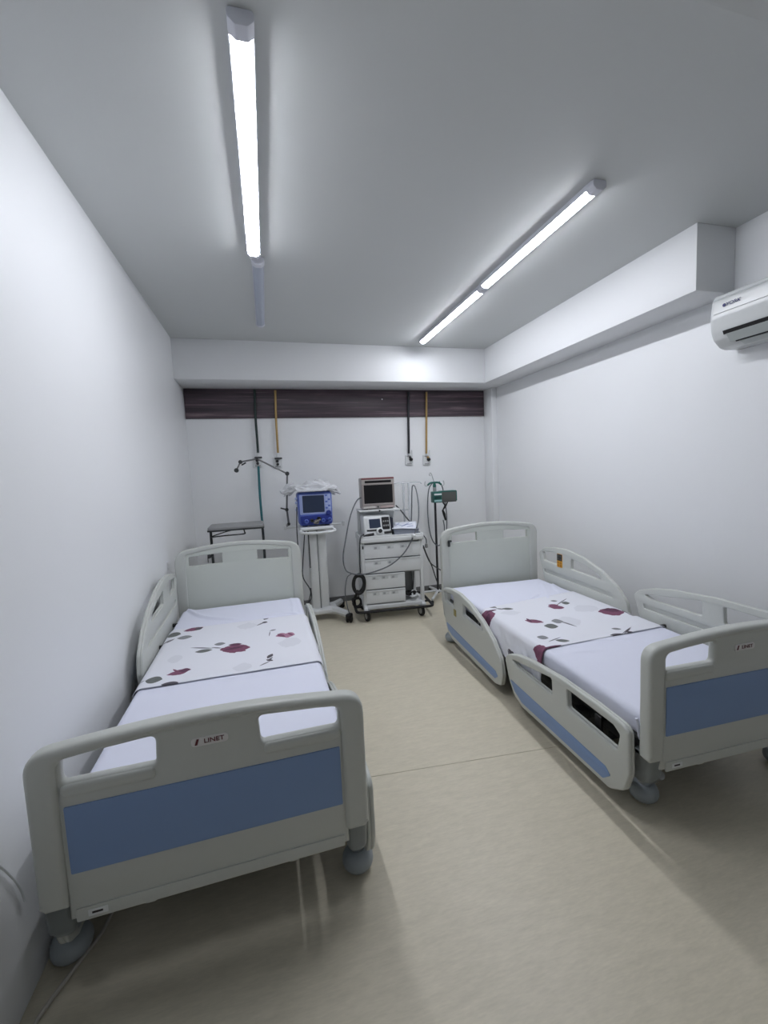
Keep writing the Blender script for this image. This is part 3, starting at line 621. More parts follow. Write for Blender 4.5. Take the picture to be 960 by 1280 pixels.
# ------------------------------------------------------------------ air conditioner
ac = thing('air_conditioner', 'white split air conditioner high on the right wall below the soffit', 'air conditioner', (XR, 1.5, 2.14))
prof = [(-.002, .0), (-.10, -.004), (-.135, .004), (-.185, .045), (-.205, .09), (-.212, .16), (-.205, .25), (-.192, .285), (-.15, .298), (-.002, .3)]
prof = rounded(prof, [0, .02, .04, .05, .08, .1, .05, .02, .02, 0], 4)
bm = bmesh.new(); rings = []
for y, sc in ((-.47, .965), (-.462, .99), (-.45, 1), (.41, 1), (.422, .99), (.43, .965)):
    rings.append([bm.verts.new((p[0]*sc if p[0] < -.003 else p[0], y, .15+(p[1]-.15)*sc)) for p in prof])
n = len(prof)
for A, B in zip(rings, rings[1:]):
    for i in range(n): bm.faces.new((A[i], A[(i+1) % n], B[(i+1) % n], B[i]))
bm.faces.new(rings[0]); bm.faces.new(rings[-1][::-1])
acb = bm_obj('body', bm, ACWHITE, ac, angle=30)
tube('silver_trim', [(-.2035, -.452, .262), (-.2035, .412, .262)], .0045, ACLINE, ac, 8)
box('panel_joint', (-.2135, -.45, .183), (-.2095, .41, .1855), mat('ac joint grey', (150, 154, 154), .4), ac, bev=.0005)  # front panel joint drawn as a thin darker grey strip
def slab(name, p, q, t, y0, y1, material):
    p = Vector((p[0], 0, p[1])); q = Vector((q[0], 0, q[1])); d = (q-p).normalized(); nrm = Vector((d.z, 0, -d.x))
    bm = bmesh.new(); A = []; B = []
    for c in (p-nrm*t, q-nrm*t, q+nrm*t, p+nrm*t): A.append(bm.verts.new((c.x, y0, c.z))); B.append(bm.verts.new((c.x, y1, c.z)))
    for i in range(4): bm.faces.new((A[i], A[(i+1) % 4], B[(i+1) % 4], B[i]))
    bm.faces.new(A); bm.faces.new(B[::-1]); return bm_obj(name, bm, material, ac, smooth=False)
slab('outlet_gap', (-.2055, .083), (-.1965, .063), .003, -.42, .36, BLACK)
slab('louver', (-.1985, .064), (-.165, .022), .004, -.415, .345, mat('louver grey', (176, 182, 180), .35))
slab('outlet_slot', (-.166, .026), (-.158, .0155), .0028, -.40, .32, BLACK)
slab('lower_louver', (-.157, .0155), (-.12, -.002), .0035, -.40, .30, mat('louver grey', (176, 182, 180), .35))
text('lettering', 'YORK', .024, NAVYINK, acb, (-.2125, .305, .219), (math.pi/2, 0, -math.pi/2), sx=1.2, shear=.15)
bm = bmesh.new(); add_lathe(bm, [(0, .001), (.009, .001), (.009, 0)], 14, Matrix.Translation((-.2112, .352, .219)) @ rot_to((-1, 0, 0))); bm_obj('emblem', bm, NAVYINK, acb)

# ------------------------------------------------------------------ medical gas outlets and hoses
def outlet(px, py, label, style):
    P = at_y(px, py, YB); t = thing('gas_outlet', label, 'gas outlet', (P.x, YB, P.z), 0, 'wall gas outlets')
    pl = plate('wall_plate', rounded([(-.048, -.06), (.048, -.06), (.048, .06), (-.048, .06)], .008, 3), .018, LIGHTGREY, t, bev=.004, off=.0095)
    pl.location = (0, 0, 0)
    def knob(x, z, r, d, m): 
        bm = bmesh.new(); add_lathe(bm, [(r, 0), (r, d*.7), (r*.7, d), (0, d)], 14, Matrix.Translation((x, -.018, z)) @ rot_to((0, -1, 0))); return bm_obj('socket', bm, m, t)
    if style == 'left':
        knob(-.004, .012, .016, .03, BLACK); knob(0., -.022, .015, .022, BLACK)
        box('cap', (-.03, -.045, .034), (.05, -.018, .05), STEELDARK, t, bev=.005)
    else:
        knob(.018, .005, .02, .035, BLACK); knob(.008, .03, .012, .04, YELLOW if style == 'y' else STEELDARK)
        box('cap', (-.03, -.03, .038), (.02, -.018, .05), TABLEGREY, t, bev=.004)
    bm = bmesh.new(); add_tube(bm, [(.0, -.03, .055), (.002, -.028, .10)], .011, 10); bm_obj('inlet_fitting', bm, LIGHTGREY, t)
    if style == 'y' or style == 'd':
        bm = bmesh.new(); add_tube(bm, [(.028, -.03, .02), (.032, -.032, .115)], .008, 8); bm_obj('needle_tube', bm, LIGHTGREY, t)
    box('name_strip', (-.03, -.0195, -.052), (.03, -.0185, -.040), TABLEGREY, t, bev=.0003)
    return t
outlet(322, 577, 'gas outlet with two black sockets at the end of the left green hose', 'left')
outlet(347, 578, 'gas outlet below the left yellow hose', 'left')
outlet(511, 575, 'gas outlet below the right black hose', 'd')
outlet(533, 575, 'gas outlet below the right yellow hose', 'y')
def hose(name, pxs, r, m, label, yy=YB-.034):
    o = tube(name, [at_y(x, y, yy) for x, y in pxs], r, m, None, 10, 6); return tag(o, label, 'hose', 'ceiling gas hoses')
hose('gas_hose', [(318, 487), (319.5, 523), (321.5, 550), (322.5, 566)], .013, GREENH, 'dark green gas hose dropping from the left of the wood panel')
hose('gas_hose', [(344, 488), (345, 523), (346.5, 550), (347.5, 566)], .012, YELLOW, 'yellow gas hose beside the dark green one at left')
hose('gas_hose', [(510.5, 490), (510.5, 523), (511, 550), (511, 567)], .013, mat('black hose', (34, 37, 44), .5), 'black gas hose dropping from the right part of the wood panel')
hose('gas_hose', [(533, 490), (533, 523), (533, 550), (533, 567)], .012, YELLOW, 'yellow gas hose beside the black one at right')
tag(tube('oxygen_hose', [at_y(323, 583, 4.79), at_y(325, 620, 4.77), at_y(328, 655, 4.74), at_y(330.5, 690, 4.72), at_y(331, 715, 4.70), at_y(331, 735, 4.70)], .013, TEAL, None, 10, 6), 'teal oxygen hose hanging from the left outlet down behind the bed', 'hose')

# ------------------------------------------------------------------ overbed table behind the left bed
tp = at_y(296, 657, 4.25)
ot = thing('overbed_table', 'grey overbed table standing behind the headboard of the left bed', 'table', (tp.x, 4.25, 0), .02)
tz = tp.z
plate('table_top', rounded([(-.245, -.18), (.245, -.18), (.245, .18), (-.245, .18)], .035, 5), .03, TABLEGREY, ot, bev=.008, plane='XY', off=tz)
plate('edge_rim', rounded([(-.25, -.185), (.25, -.185), (.25, .185), (-.25, .185)], .04, 5), .014, STEELDARK, ot, holes=[rounded([(-.243, -.178), (.243, -.178), (.243, .178), (-.243, .178)], .033, 5)], bev=.003, plane='XY', off=tz-.018)
for x in (-.235, .235):
    bm = bmesh.new(); add_tube(bm, spline([(x*.6, 0, tz-.02), (x*.93, 0, tz-.022), (x, 0, tz-.05), (x, 0, tz-.5), (x, 0, .1)], 6), .012, 10); bm_obj('leg', bm, STEELDARK, ot)
bm = bmesh.new(); add_tube(bm, spline([(-.235, -.02, tz-.09), (-.1, -.1, tz-.075), (.06, -.12, tz-.07), (.07, -.1, tz-.055), (.06, -.05, tz-.03)], 6), .006, 8)
add_tube(bm, spline([(-.235, -.02, tz-.085), (-.1, .0, tz-.05), (.02, .0, tz-.03)], 6), .005, 8); bm_obj('tilt_lever', bm, STEELDARK, ot)
for x in (-.235, .235): 
    box('foot', (x-.02, -.24, .085), (x+.02, .24, .12), STEELDARK, ot, bev=.008)
    for y in (-.21, .21):
        bm = bmesh.new(); add_lathe(bm, [(0, -.012), (.02, -.012), (.026, -.006), (.026, .006), (.02, .012), (0, .012)], 16, Matrix.Translation((x, y, FZ+.026)) @ rot_to((1, 0, 0))); bm_obj('castor', bm, RUBBER, ot)

# ------------------------------------------------------------------ ventilator on its cart
VY = 4.34
vx = at_y(397, 700, VY).x
v = thing('ventilator', 'blue intensive care ventilator with folding arm on a white column cart', 'ventilator', (vx, VY, 0), 0.)
def vl(px, py, y=VY): p = at_y(px, py, y); return Vector((p.x-vx, y-VY, p.z))
zs = vl(395, 657).z      # shelf top
zs = 1.02
# base, column
for s in (-1, 1):
    for q in (-1, 1):
        bm = bmesh.new()
        add_tube(bm, [(s*.05, q*.03, .135), (s*.16, q*.10, .132), (s*.25, q*.235, .122)], .03, 8, radii=[.046, .04, .034]); bm_obj('base_leg', bm, LIGHTGREY, v)
        ca = bpy.data.objects.new('castor', None); link(ca, v); ca.location = (s*.255, q*.245, FZ); ca.rotation_euler = (0, 0, .5*s*q)
        for e in (-.018, .018):
            bm = bmesh.new(); add_lathe(bm, [(0, -.011), (.026, -.011), (.034, -.006), (.034, .006), (.026, .011), (0, .011)], 18, Matrix.Translation((e, 0, .034)) @ rot_to((1, 0, 0))); bm_obj('wheel', bm, RUBBER, ca)
        box('brake_hood', (-.03, -.036, .04), (.03, .036, .092), BLACK, ca, bev=.014, seg=3)
plate('base_hub', rounded([(-.17, -.11), (.17, -.11), (.17, .11), (-.17, .11)], .04, 4), .05, LIGHTGREY, v, bev=.015, plane='XY', off=.135)
bm = bmesh.new(); add_box(bm, (-.045, 0, .545), (.088, .13, .86), .018, 3); bm_obj('column', bm, LIGHTGREY, v)
bm = bmesh.new(); add_box(bm, (.050, .005, .545), (.088, .12, .86), .018, 3); bm_obj('column', bm, LIGHTGREY, v)
box('column_groove', (-.006, -.045, .13), (.010, .05, .965), mat('groove grey', (120, 124, 126), .5), v, bev=.002)
plate('shelf', rounded([(-.165, -.19), (.165, -.19), (.165, .17), (-.165, .17)], [.06, .06, .03, .03], 6), .03, WHITEP, v, bev=.01, plane='XY', off=zs-.016)
tube('handle', [(-.155, -.15, zs-.03), (-.165, -.21, zs-.038), (-.13, -.262, zs-.045), (0, -.275, zs-.048), (.13, -.262, zs-.045), (.165, -.21, zs-.038), (.155, -.15, zs-.03)], .014, WHITEP, v, 10, 6)
tube('accessory_rail', [(-.30, .06, zs-.012), (.30, .06, zs-.012)], .011, LIGHTGREY, v, 10)
for x in (-.30, .30): box('rail_end', (x-.012, .04, zs-.035), (x+.012, .08, zs+.012), LIGHTGREY, v, bev=.004)
# display unit
bm = bmesh.new(); add_box(bm, (0, 0, zs+.175), (.345, .25, .33), .03, 4); ub = bm_obj('display_unit', bm, VBLUE, v)
for vt in ub.data.vertices:
    k = (vt.co.z-zs)/.34; vt.co.y += .03*k; vt.co.x *= 1-.04*(1-k)
yf = -.125
def front(z): return yf+.03*(z-zs)/.34-.002
plate('bezel', rounded([(-.155, zs+.12), (.155, zs+.115), (.155, zs+.315), (-.155, zs+.318)], .012, 4), .008, VLILAC, v, bev=.003, off=-(front(zs+.2)-.001), rot=(0, 0, 0))
plate('screen', rounded([(-.125, zs+.14), (.088, zs+.138), (.088, zs+.305), (-.125, zs+.308)], .005, 3), .004, SCREEN, v, bev=.001, off=-(front(zs+.2)-.006))
for i in range(2):
    for j in range(7): box('key', (.098+.027*i, front(zs+.2)-.009, zs+.295-.021*j), (.12+.027*i, front(zs+.2)-.004, zs+.309-.021*j), mat('key pale blue', (176, 190, 228), .4) if (i+j) % 3 else VBLUE, v, bev=.002)
bm = bmesh.new(); add_lathe(bm, [(.026, 0), (.026, .016), (.022, .022), (0, .022)], 18, Matrix.Translation((.125, front(zs+.13)-.004, zs+.128)) @ rot_to((0, -1, 0))); bm_obj('control_knob', bm, VDARK, v)
plate('lower_panel', rounded([(-.15, zs+.022), (.15, zs+.022), (.155, zs+.10), (.06, zs+.112), (-.155, zs+.108)], .012, 4), .008, VDARK, v, bev=.003, off=-(front(zs+.05)-.002))
for x, z, r, mm in ((-.10, .055, .022, VBLUE), (-.045, .06, .018, STEELDARK), (.0, .045, .024, mat('port grey', (120, 116, 110), .35)), (.025, .075, .02, BLACK), (.065, .055, .02, VBLUE), (.105, .05, .018, VDARK), (.13, .06, .02, VBLUE)):
    bm = bmesh.new(); add_lathe(bm, [(r, 0), (r, .022), (r*.75, .03), (r*.5, .03), (r*.5, .012), (0, .012)], 16, Matrix.Translation((x, front(zs+.05)-.004, zs+z)) @ rot_to((0, -1, 0))); bm_obj('port', bm, mm, v)
tube('port_lever', [(-.03, front(zs)-.03, zs+.035), (.0, front(zs)-.036, zs+.05), (.035, front(zs)-.03, zs+.07)], .008, mat('port grey', (120, 116, 110), .35), v, 8, 4)
for z in (.28, .24, .17):
    bm = bmesh.new(); add_lathe(bm, [(.014, 0), (.014, .02), (0, .022)], 12, Matrix.Translation((-.172, -.06, zs+z)) @ rot_to((-1, 0, 0))); bm_obj('side_port', bm, mat('key pale blue', (176, 190, 228), .4), v)
for x in (-.11, .11): box('unit_foot', (x-.025, -.08, zs-.001), (x+.025, .1, zs+.014), BLACK, v, bev=.003)
# folding support arm: clamped to the left end of the accessory rail
ya = .06
A = [vl(361, 655, VY+ya), vl(358.5, 637, VY+ya), vl(359, 592, VY+ya), vl(340, 580, VY+ya-.03), vl(321, 573.5, VY+ya-.06), vl(300.5, 577.5, VY+ya-.12), vl(295.5, 588, VY+ya-.16)]
bm = bmesh.new(); add_tube(bm, [Vector((-.30, ya, zs-.012)), A[0]], .012, 8); bm_obj('arm_clamp', bm, TABLEGREY, v)
for a, c, r in ((A[0], A[1], .010), (A[1], A[2], .009), (A[2], A[4], .008), (A[4], A[5], .008), (A[5], A[6], .007)):
    tube('arm_link', [a, c], r, mat('arm grey', (112, 113, 114), .4, metal=.3), v, 8)
for a, r in ((A[0], .016), (A[1], .018), (A[2], .021), (A[4], .013), (A[5], .019), (A[6], .021)):
    bm = bmesh.new(); add_lathe(bm, [(0, -.018), (r*.8, -.018), (r, -.010), (r, .010), (r*.8, .018), (0, .018)], 16, Matrix.Translation(a) @ rot_to((0, -1, 0))); bm_obj('arm_joint', bm, STEELDARK, v)
tube('arm_lever', [A[1], A[1]+Vector((-.06, -.02, .02))], .007, STEELDARK, v, 8)
tube('arm_lever', [A[5]+Vector((.01, -.02, -.03)), A[5]+Vector((.05, -.03, -.01))], .007, STEELDARK, v, 8)
# cables hanging from the ventilator
for pxs in ([(371, 634), (371, 660), (373, 690), (374.5, 715), (377, 740), (380, 752)], [(381, 664), (380, 680), (378.5, 705), (379, 722), (388, 738), (386, 752)], [(385, 664), (386.5, 685), (388, 710)], [(404, 692), (408, 712), (407, 728), (403, 738)], [(388.5, 735), (389, 748), (383, 756)]):
    tube('cable', [vl(x, y, VY-.14 if x < 400 else VY+.1) for x, y in pxs], .006, CABLE, v, 6, 6)

# crumpled plastic cover lying on top of the ventilator
bm = bmesh.new(); bmesh.ops.create_icosphere(bm, subdivisions=4, radius=1)
for vt in bm.verts:
    p = vt.co.copy()
    r1 = abs(noise.noise(p*1.15+Vector((3, 1, 4)))); r2 = abs(noise.noise(p*2.3+Vector((8, 2, 1)))); r3 = noise.noise(p*6+Vector((1, 7, 3)))+.8*random.uniform(-1, 1)
    k = .86+.30*r1+.22*r2+.04*r3
    x, y = p.x*.29*k, p.y*.165*k
    z = p.z*.085*(.35+1.1*r1+.9*r2+.10*r3)
    z += .030*max(0, -p.x)**2*(1-max(0, -p.x)**6)*1.4+.022*max(0, p.x)**1.5*(1-max(0, p.x)**6)
    if p.z < 0 and abs(x) < .185: z = max(z, -.004)
    ov = max(0, abs(x)-.18)/.1
    z -= .05*min(1, ov)**1.3
    vt.co = (x, y, z)
pc = vl(390, 606); 
cov = bm_obj('plastic_cover', bm, PLASTIC, loc=(vx+pc.x, VY-.005, zs+.362), angle=8)
tag(cov, 'crumpled clear plastic cover lying on top of the blue ventilator', 'plastic cover')
cov.rotation_euler = (0, .03, 0)
box('printed_label', (-.02, -.04, .050), (.10, .02, .056), mat('blue print film', (110, 140, 214), .3), cov, bev=.002, rot=(.12, .05, .1))

# ------------------------------------------------------------------ emergency cart
CY, CR = 4.02, -.10
c0 = at_y(491, 700, CY)
cart = thing('emergency_cart', 'light grey emergency trolley with drawers and a black bumper on castors', 'trolley', (c0.x, CY, 0), CR)
hw = .285; dp = .40       # front face at local y=0
zt = .885
plate('top_tray', rounded([(-hw-.04, -.03), (hw+.04, -.03), (hw+.04, dp+.02), (-hw-.04, dp+.02)], .03, 5), .05, LIGHTGREY, cart, bev=.012, plane='XY', off=zt-.025)
plate('tray_lip', rounded([(-hw-.036, -.026), (hw+.036, -.026), (hw+.036, dp+.016), (-hw-.036, dp+.016)], .028, 5), .02, LIGHTGREY, cart, holes=[rounded([(-hw-.02, -.01), (hw+.02, -.01), (hw+.02, dp), (-hw-.02, dp)], .02, 5)], bev=.004, plane='XY', off=zt+.006)
for x in (-hw-.012, hw+.012):
    for y in (.02, dp-.02): box('post', (x-.018, y-.02, .16), (x+.018, y+.02, zt-.05), LIGHTGREY, cart, bev=.006)
box('side_panel', (-hw-.026, .03, .48), (-hw-.018, dp-.03, zt-.05), LIGHTGREY, cart, bev=.002)
box('side_panel', (hw+.018, .03, .50), (hw+.026, dp-.03, zt-.05), LIGHTGREY, cart, bev=.002)
box('back_panel', (-hw, dp-.012, .2), (hw, dp-.004, zt-.05), mat('cart inside grey', (140, 143, 145), .5), cart, bev=.002)
box('carcass', (-hw+.01, .02, .51), (hw-.01, dp-.02, zt-.052), mat('cart inside grey', (140, 143, 145), .5), cart, bev=.002)
box('carcass', (-hw+.01, .02, .215), (.11, dp-.02, .505), mat('cart inside grey', (140, 143, 145), .5), cart, bev=.002)
def drawer(x0, x1, z0, z1, lab=0):
    d = box('drawer', (x0, -.008, z0), (x1, .016, z1), CARTGREY, cart, bev=.004)
    box('pull', (x0+.004, -.016, z1-.010), (x1-.004, -.004, z1-.002), LIGHTGREY, d, bev=.003)
    wdt = (x1-x0)
    for k in range(lab):
        xx = x0+wdt*(.16+.24*k); zz = z1-.05
        box('label_holder', (xx, -.0095, zz), (xx+.07, -.0082, zz+.03), mat('label film', (206, 210, 212), .3), d, bev=.0004)
        box('label_edge', (xx+.012, -.0105, zz+.004), (xx+.036, -.0097, zz+.024), mat('label grey', (160, 164, 168), .5), d, bev=.0003)
    return d
drawer(-hw, hw, .675, .815, 3); drawer(-hw, hw, .525, .663, 2)
drawer(-hw, .115, .365, .513, 3); drawer(-hw, .115, .218, .352, 3)
box('lock', (-hw-.018, -.006, .775), (-hw-.004, .004, .805), STEELDARK, cart, bev=.003)
box('base_shelf', (-hw-.03, -.01, .16), (hw+.03, dp+.01, .205), LIGHTGREY, cart, bev=.008)
for x in (-hw-.012, hw+.012): 
    bm = bmesh.new(); add_box(bm, (x, -.02, .165), (.042, .05, .05), .012, 3); bm_obj('corner_bracket', bm, WHITEP, cart)
bp = rounded([(-.39, -.06), (.39, -.06), (.39, dp+.06), (-.39, dp+.06)], .06, 6)
bm = bmesh.new(); add_tube(bm, [(p[0], p[1], .155) for p in bp]+[(bp[0][0], bp[0][1], .155)], .014, 8, False); bm_obj('bumper', bm, RUBBER, cart)
tube('bumper_stay', [(-.39, .1, .155), (-.395, .08, .26), (-.36, .06, .35)], .012, RUBBER, cart, 8, 4)
for sx in (-1, 1): box('bumper_bracket', (sx*.345-.05, .1, .150), (sx*.345+.05, .13, .166), RUBBER, cart, bev=.004)
for x in (-.28, .28):
    for y in (0., dp-.02):
        ca = bpy.data.objects.new('castor', None); link(ca, cart); ca.location = (x, y, FZ); ca.rotation_euler = (0, 0, .25)
        bm = bmesh.new(); add_lathe(bm, [(0, -.013), (.04, -.013), (.052, -.015), (.056, -.008), (.056, .008), (.052, .015), (.04, .013), (0, .013)], 24, Matrix.Translation((0, .012, .056)) @ rot_to((1, 0, 0))); wh = bm_obj('tyre', bm, RUBBER, ca)
        bm = bmesh.new(); add_lathe(bm, [(0, -.017), (.03, -.017), (.036, -.012), (.036, .012), (.03, .017), (0, .017)], 20, Matrix.Translation((0, .012, .056)) @ rot_to((1, 0, 0))); bm_obj('hub', bm, mat('hub grey', (176, 178, 180), .4), ca)
        bm = bmesh.new(); add_box(bm, (-.022, .006, .078), (.004, .036, .06), .001); add_box(bm, (.022, .006, .078), (.004, .036, .06), .001); add_box(bm, (0, 0, .112), (.05, .05, .016), .005); bm_obj('fork', bm, CHROME, ca)
# raised back frame with monitor shelf
for x in (-.285, -.02): box('back_post', (x-.014, dp-.06, zt), (x+.014, dp-.035, 1.145), LIGHTGREY, cart, bev=.004)
box('back_board', (-.285, dp-.05, zt+.005), (.10, dp-.044, 1.13), LIGHTGREY, cart, bev=.002)
box('monitor_shelf', (-.305, .07, 1.135), (.115, dp-.03, 1.152), LIGHTGREY, cart, bev=.005)
bm = bmesh.new(); add_lathe(bm, [(.014, 0), (.014, .01), (0, .012)], 3, Matrix.Translation((-.10, .068, 1.142)) @ rot_to((0, -1, 0))); bm_obj('shelf_catch', bm, STEELDARK, cart)
clear = mat('clear acrylic', (214, 220, 226), .15, alpha=.45)
for x in (.215, .275): box('drip_post', (x-.010, dp-.05, zt), (x+.010, dp-.03, 1.40), clear, cart, bev=.004)
tube('drip_hook_bar', [(.08, dp-.04, 1.385), (.10, dp-.04, 1.40), (.40, dp-.04, 1.40), (.42, dp-.04, 1.385)], .006, clear, cart, 8)
box('acrylic_rail', (.11, dp-.05, 1.10), (.26, dp-.035, 1.115), clear, cart, bev=.003)

def on_cart(name, label, cat, lx, ly, z, rz=0.):
    c, s = math.cos(CR), math.sin(CR)
    return thing(name, label, cat, (c0.x+c*lx-s*ly, CY+s*lx+c*ly, z), CR+rz)
# patient monitor
mo = on_cart('patient_monitor', 'beige grey patient monitor with a black screen on the raised trolley shelf', 'monitor', -.10, .20, 1.152, .06)
bm = bmesh.new(); add_box(bm, (0, 0, .165), (.345, .15, .315), .012, 3); bm_obj('housing', bm, BEIGE, mo)
box('top_strip', (-.168, -.0775, .304), (.168, -.06, .32), REDTOP, mo, bev=.004)
box('handle_recess', (-.135, -.0775, .268), (.138, -.07, .293), SCRBLACK, mo, bev=.003)
plate('bezel', rounded([(-.165, .04), (.165, .04), (.165, .262), (-.165, .262)], .008, 3), .006, mat('bezel grey', (150, 143, 140), .4), mo, holes=[rounded([(-.148, .062), (.148, .062), (.148, .248), (-.148, .248)], .006, 3)], bev=.002, off=.077)
plate('screen', rounded([(-.15, .058), (.15, .058), (.15, .252), (-.15, .252)], .005, 3), .004, SCRBLACK, mo, bev=.001, off=.0765)
box('control_strip', (-.155, -.081, .014), (-.035, -.076, .034), mat('bezel bright', (196, 192, 188), .35), mo, bev=.003)
bm = bmesh.new(); add_lathe(bm, [(.008, 0), (.008, .006), (0, .007)], 14, Matrix.Translation((-.01, -.076, .025)) @ rot_to((0, -1, 0))); bm_obj('power_button', bm, BLACK, mo)
plate('brand_panel', rounded([(.02, .012), (.15, .014), (.155, .036), (.10, .034), (.02, .03)], .005, 3), .004, mat('bezel rose', (176, 158, 156), .4), mo, bev=.001, off=.0775)
for x in (-.13, .13): box('foot', (x-.02, -.06, 0), (x+.02, .06, .01), BLACK, mo, bev=.003)
# defibrillator
de = on_cart('defibrillator', 'white portable defibrillator with small grey screen on the trolley top', 'defibrillator', -.135, .11, zt, .10)
bm = bmesh.new(); add_box(bm, (0, 0, .11), (.28, .16, .20), .022, 4)
db = bm_obj('case', bm, WHITEP, de)
for vt in db.data.vertices: vt.co.y += .05*(vt.co.z/.2)
tilt = (-.245, 0, 0)
def df(name, x0, x1, z0, z1, m, t=.006, r=.008, lift=0.):
    o = plate(name, rounded([(x0, z0), (x1, z0), (x1, z1), (x0, z1)], r, 3), t, m, de, bev=min(.002, t*.3), off=0)
    o.location = (0, -.0825-lift, 0); o.rotation_euler = tilt; return o
df('bezel', -.11, .045, .075, .195, WHITEP, .010)
df('screen', -.085, .03, .09, .182, SCREEN, .004, .005, .006)
df('keypad', .048, .125, .07, .195, BLACK, .006)
for i in range(3): df('key', .058+.022*i, .073+.022*i, .10, .118, TABLEGREY, .003, .003, .004)
for i in range(3): df('key', .058+.022*i, .073+.022*i, .145, .16, TABLEGREY, .003, .003, .004)
df('status_strip', -.115, .02, .06, .078, BLACK, .004)
bm = bmesh.new(); add_lathe(bm, [(.036, 0), (.036, .014), (.030, .018), (0, .018)], 20, Matrix.Translation((.015, -.078, .055)) @ rot_to((0, -1, .25))); bm_obj('dial_ring', bm, WHITEP, de)
bm = bmesh.new(); add_lathe(bm, [(.02, 0), (.02, .03), (.016, .036), (0, .036)], 18, Matrix.Translation((.015, -.078, .055)) @ rot_to((0, -1, .25))); bm_obj('dial', bm, BLACK, de)
box('base', (-.14, -.085, 0), (.14, .08, .03), LIGHTGREY, de, bev=.008)
tube('connector', [(-.05, -.085, .03), (-.12, -.10, .025), (-.155, -.095, .012)], .013, BLACK, de, 8, 4)
tube('connector', [(.06, -.08, .035), (.11, -.092, .04), (.15, -.07, .045)], .012, BLACK, de, 8, 4)
box('side_pouch', (.14, -.04, .002), (.17, .07, .18), mat('dark navy fabric', (36, 38, 52), .8), de, bev=.01)
# box of supplies with a printed sheet on it
bx = on_cart('supply_box', 'low grey clear box beside the defibrillator on the trolley top', 'box', .165, .13, zt, -.12)
plate('tray', rounded([(-.12, -.10), (.13, -.10), (.13, .10), (-.12, .10)], .015, 4), .045, mat('grey box', (140, 146, 158), .35), bx, bev=.006, plane='XY', off=.0235)
plate('lid', rounded([(-.125, -.105), (.135, -.105), (.135, .105), (-.125, .105)], .015, 4), .010, mat('box lid', (120, 126, 140), .35), bx, bev=.003, plane='XY', off=.050)
c_, s_ = math.cos(CR), math.sin(CR)
pp = bpy.data.objects.new('printed_sheet', None); COL.objects.link(pp); pp.location = (c0.x+c_*.16-s_*.13, CY+s_*.16+c_*.13, zt+.0555); pp.rotation_euler = (.22, 0, CR-.2)
pp.location.z += .03
tag(pp, 'white printed paper sheet with blue diagrams on the supply box', 'paper')
bm = bmesh.new(); NXg = 10
gr = [[bm.verts.new((-.125+.25*i/NXg, -.105+.21*j/NXg, .004*math.sin(i*.5)*math.cos(j*.4))) for j in range(NXg+1)] for i in range(NXg+1)]
for i in range(NXg):
    for j in range(NXg): bm.faces.new((gr[i][j], gr[i+1][j], gr[i+1][j+1], gr[i][j+1]))
sp = bm_obj('sheet', bm, PAPER, pp); sm = sp.modifiers.new('s', 'SOLIDIFY'); sm.thickness = .0015
for pts in ([(-.08, .03), (-.02, -.03), (.05, .05)], [(-.03, -.05), (.02, .0), (.08, .02)], [(-.09, -.02), (-.05, .06)], [(.03, -.06), (.09, -.04)]):
    tube('ink_line', [(x, y, .006) for x, y in pts], .0022, BLUEINK, pp, 5)
# coil of black cable on the left of the cart, lead heap in the niche
def coil(name, ctr, rx, rz_, turns, r, material, label, tilt=0.):
    pts = []
    for k in range(turns*20+1):
        a = 2*math.pi*k/20; j = .9+.26*noise.noise(Vector((k*.13, 3, turns)))
        pts.append((rx*j*math.cos(a), .012*noise.noise(Vector((k*.21, 1, 2)))+(k/(turns*20)-.5)*.03, rz_*j*math.sin(a)))
    o = tube(name, pts, r, material, None, 6, 2); o.location = ctr; o.rotation_euler = (tilt, 0, CR+.1); return tag(o, label, 'cable')
def cp(px, py, y): return at_y(px, py, y)
coil('coiled_cable', cp(448.5, 730, CY-.02), .062, .10, 8, .013, RUBBER, 'black cable coil hanging on the left side of the trolley')
coil('coiled_cable', cp(446, 753, CY+.10), .045, .05, 4, .008, RUBBER, 'dark cable coil low behind the bumper at the left of the trolley')
def heap(label, lx, ly, z, n, rad, r, material):
    pts = [(rad*(.5+.5*random.random())*math.cos(k*1.3), .08*math.sin(k*1.7), r+.012+.035*random.random()+.03*math.sin(k*.8)**2) for k in range(n)]
    o = tube('tangled_lead', pts, r, material, None, 6, 5); o.location = (c0.x+c_*lx-s_*ly, CY+s_*lx+c_*ly, z); return tag(o, label, 'cable')
heap('tangle of black leads in the open niche of the trolley', .19, .12, .207, 26, .075, .008, RUBBER)
heap('pale grey lead lying in front of the black tangle in the trolley niche', .22, .06, .207, 9, .05, .009, LIGHTGREY)
def cable(pts, r, m, label, seg=6): return tag(tube('cable', pts, r, m, None, seg, 7), label, 'cable')
cable([cp(454, 621, 4.22), cp(446, 626, 4.16), cp(438, 645, 4.08), cp(432, 675, 4.0), cp(429, 697, 3.97), cp(432, 712, 3.96), cp(440, 717, 3.955), cp(452, 718, 3.95), cp(470, 714, 3.95), cp(490, 705, 3.95), cp(506, 690, 3.95), cp(516, 672, 3.96), cp(522, 655, 4.03), cp(523.5, 640, 4.1), cp(522, 622, 4.22), cp(519, 609, 4.33), cp(516, 607, 4.35), cp(515, 613, 4.35), cp(514.5, 640, 4.34), cp(514, 655, 4.30)], .0065, CABLEG, 'long grey monitor lead looping across the front of the trolley')
o = lathe('lead_clamp', [(0, 0), (.014, .004), (.020, .015), (.020, .025), (.014, .036), (0, .04)], WHITEP, None, 14, loc=cp(516, 671.5, 3.945), rot=(.6, .3, 0)); tag(o, 'white round clamp on the grey lead at the trolley edge', 'clamp')
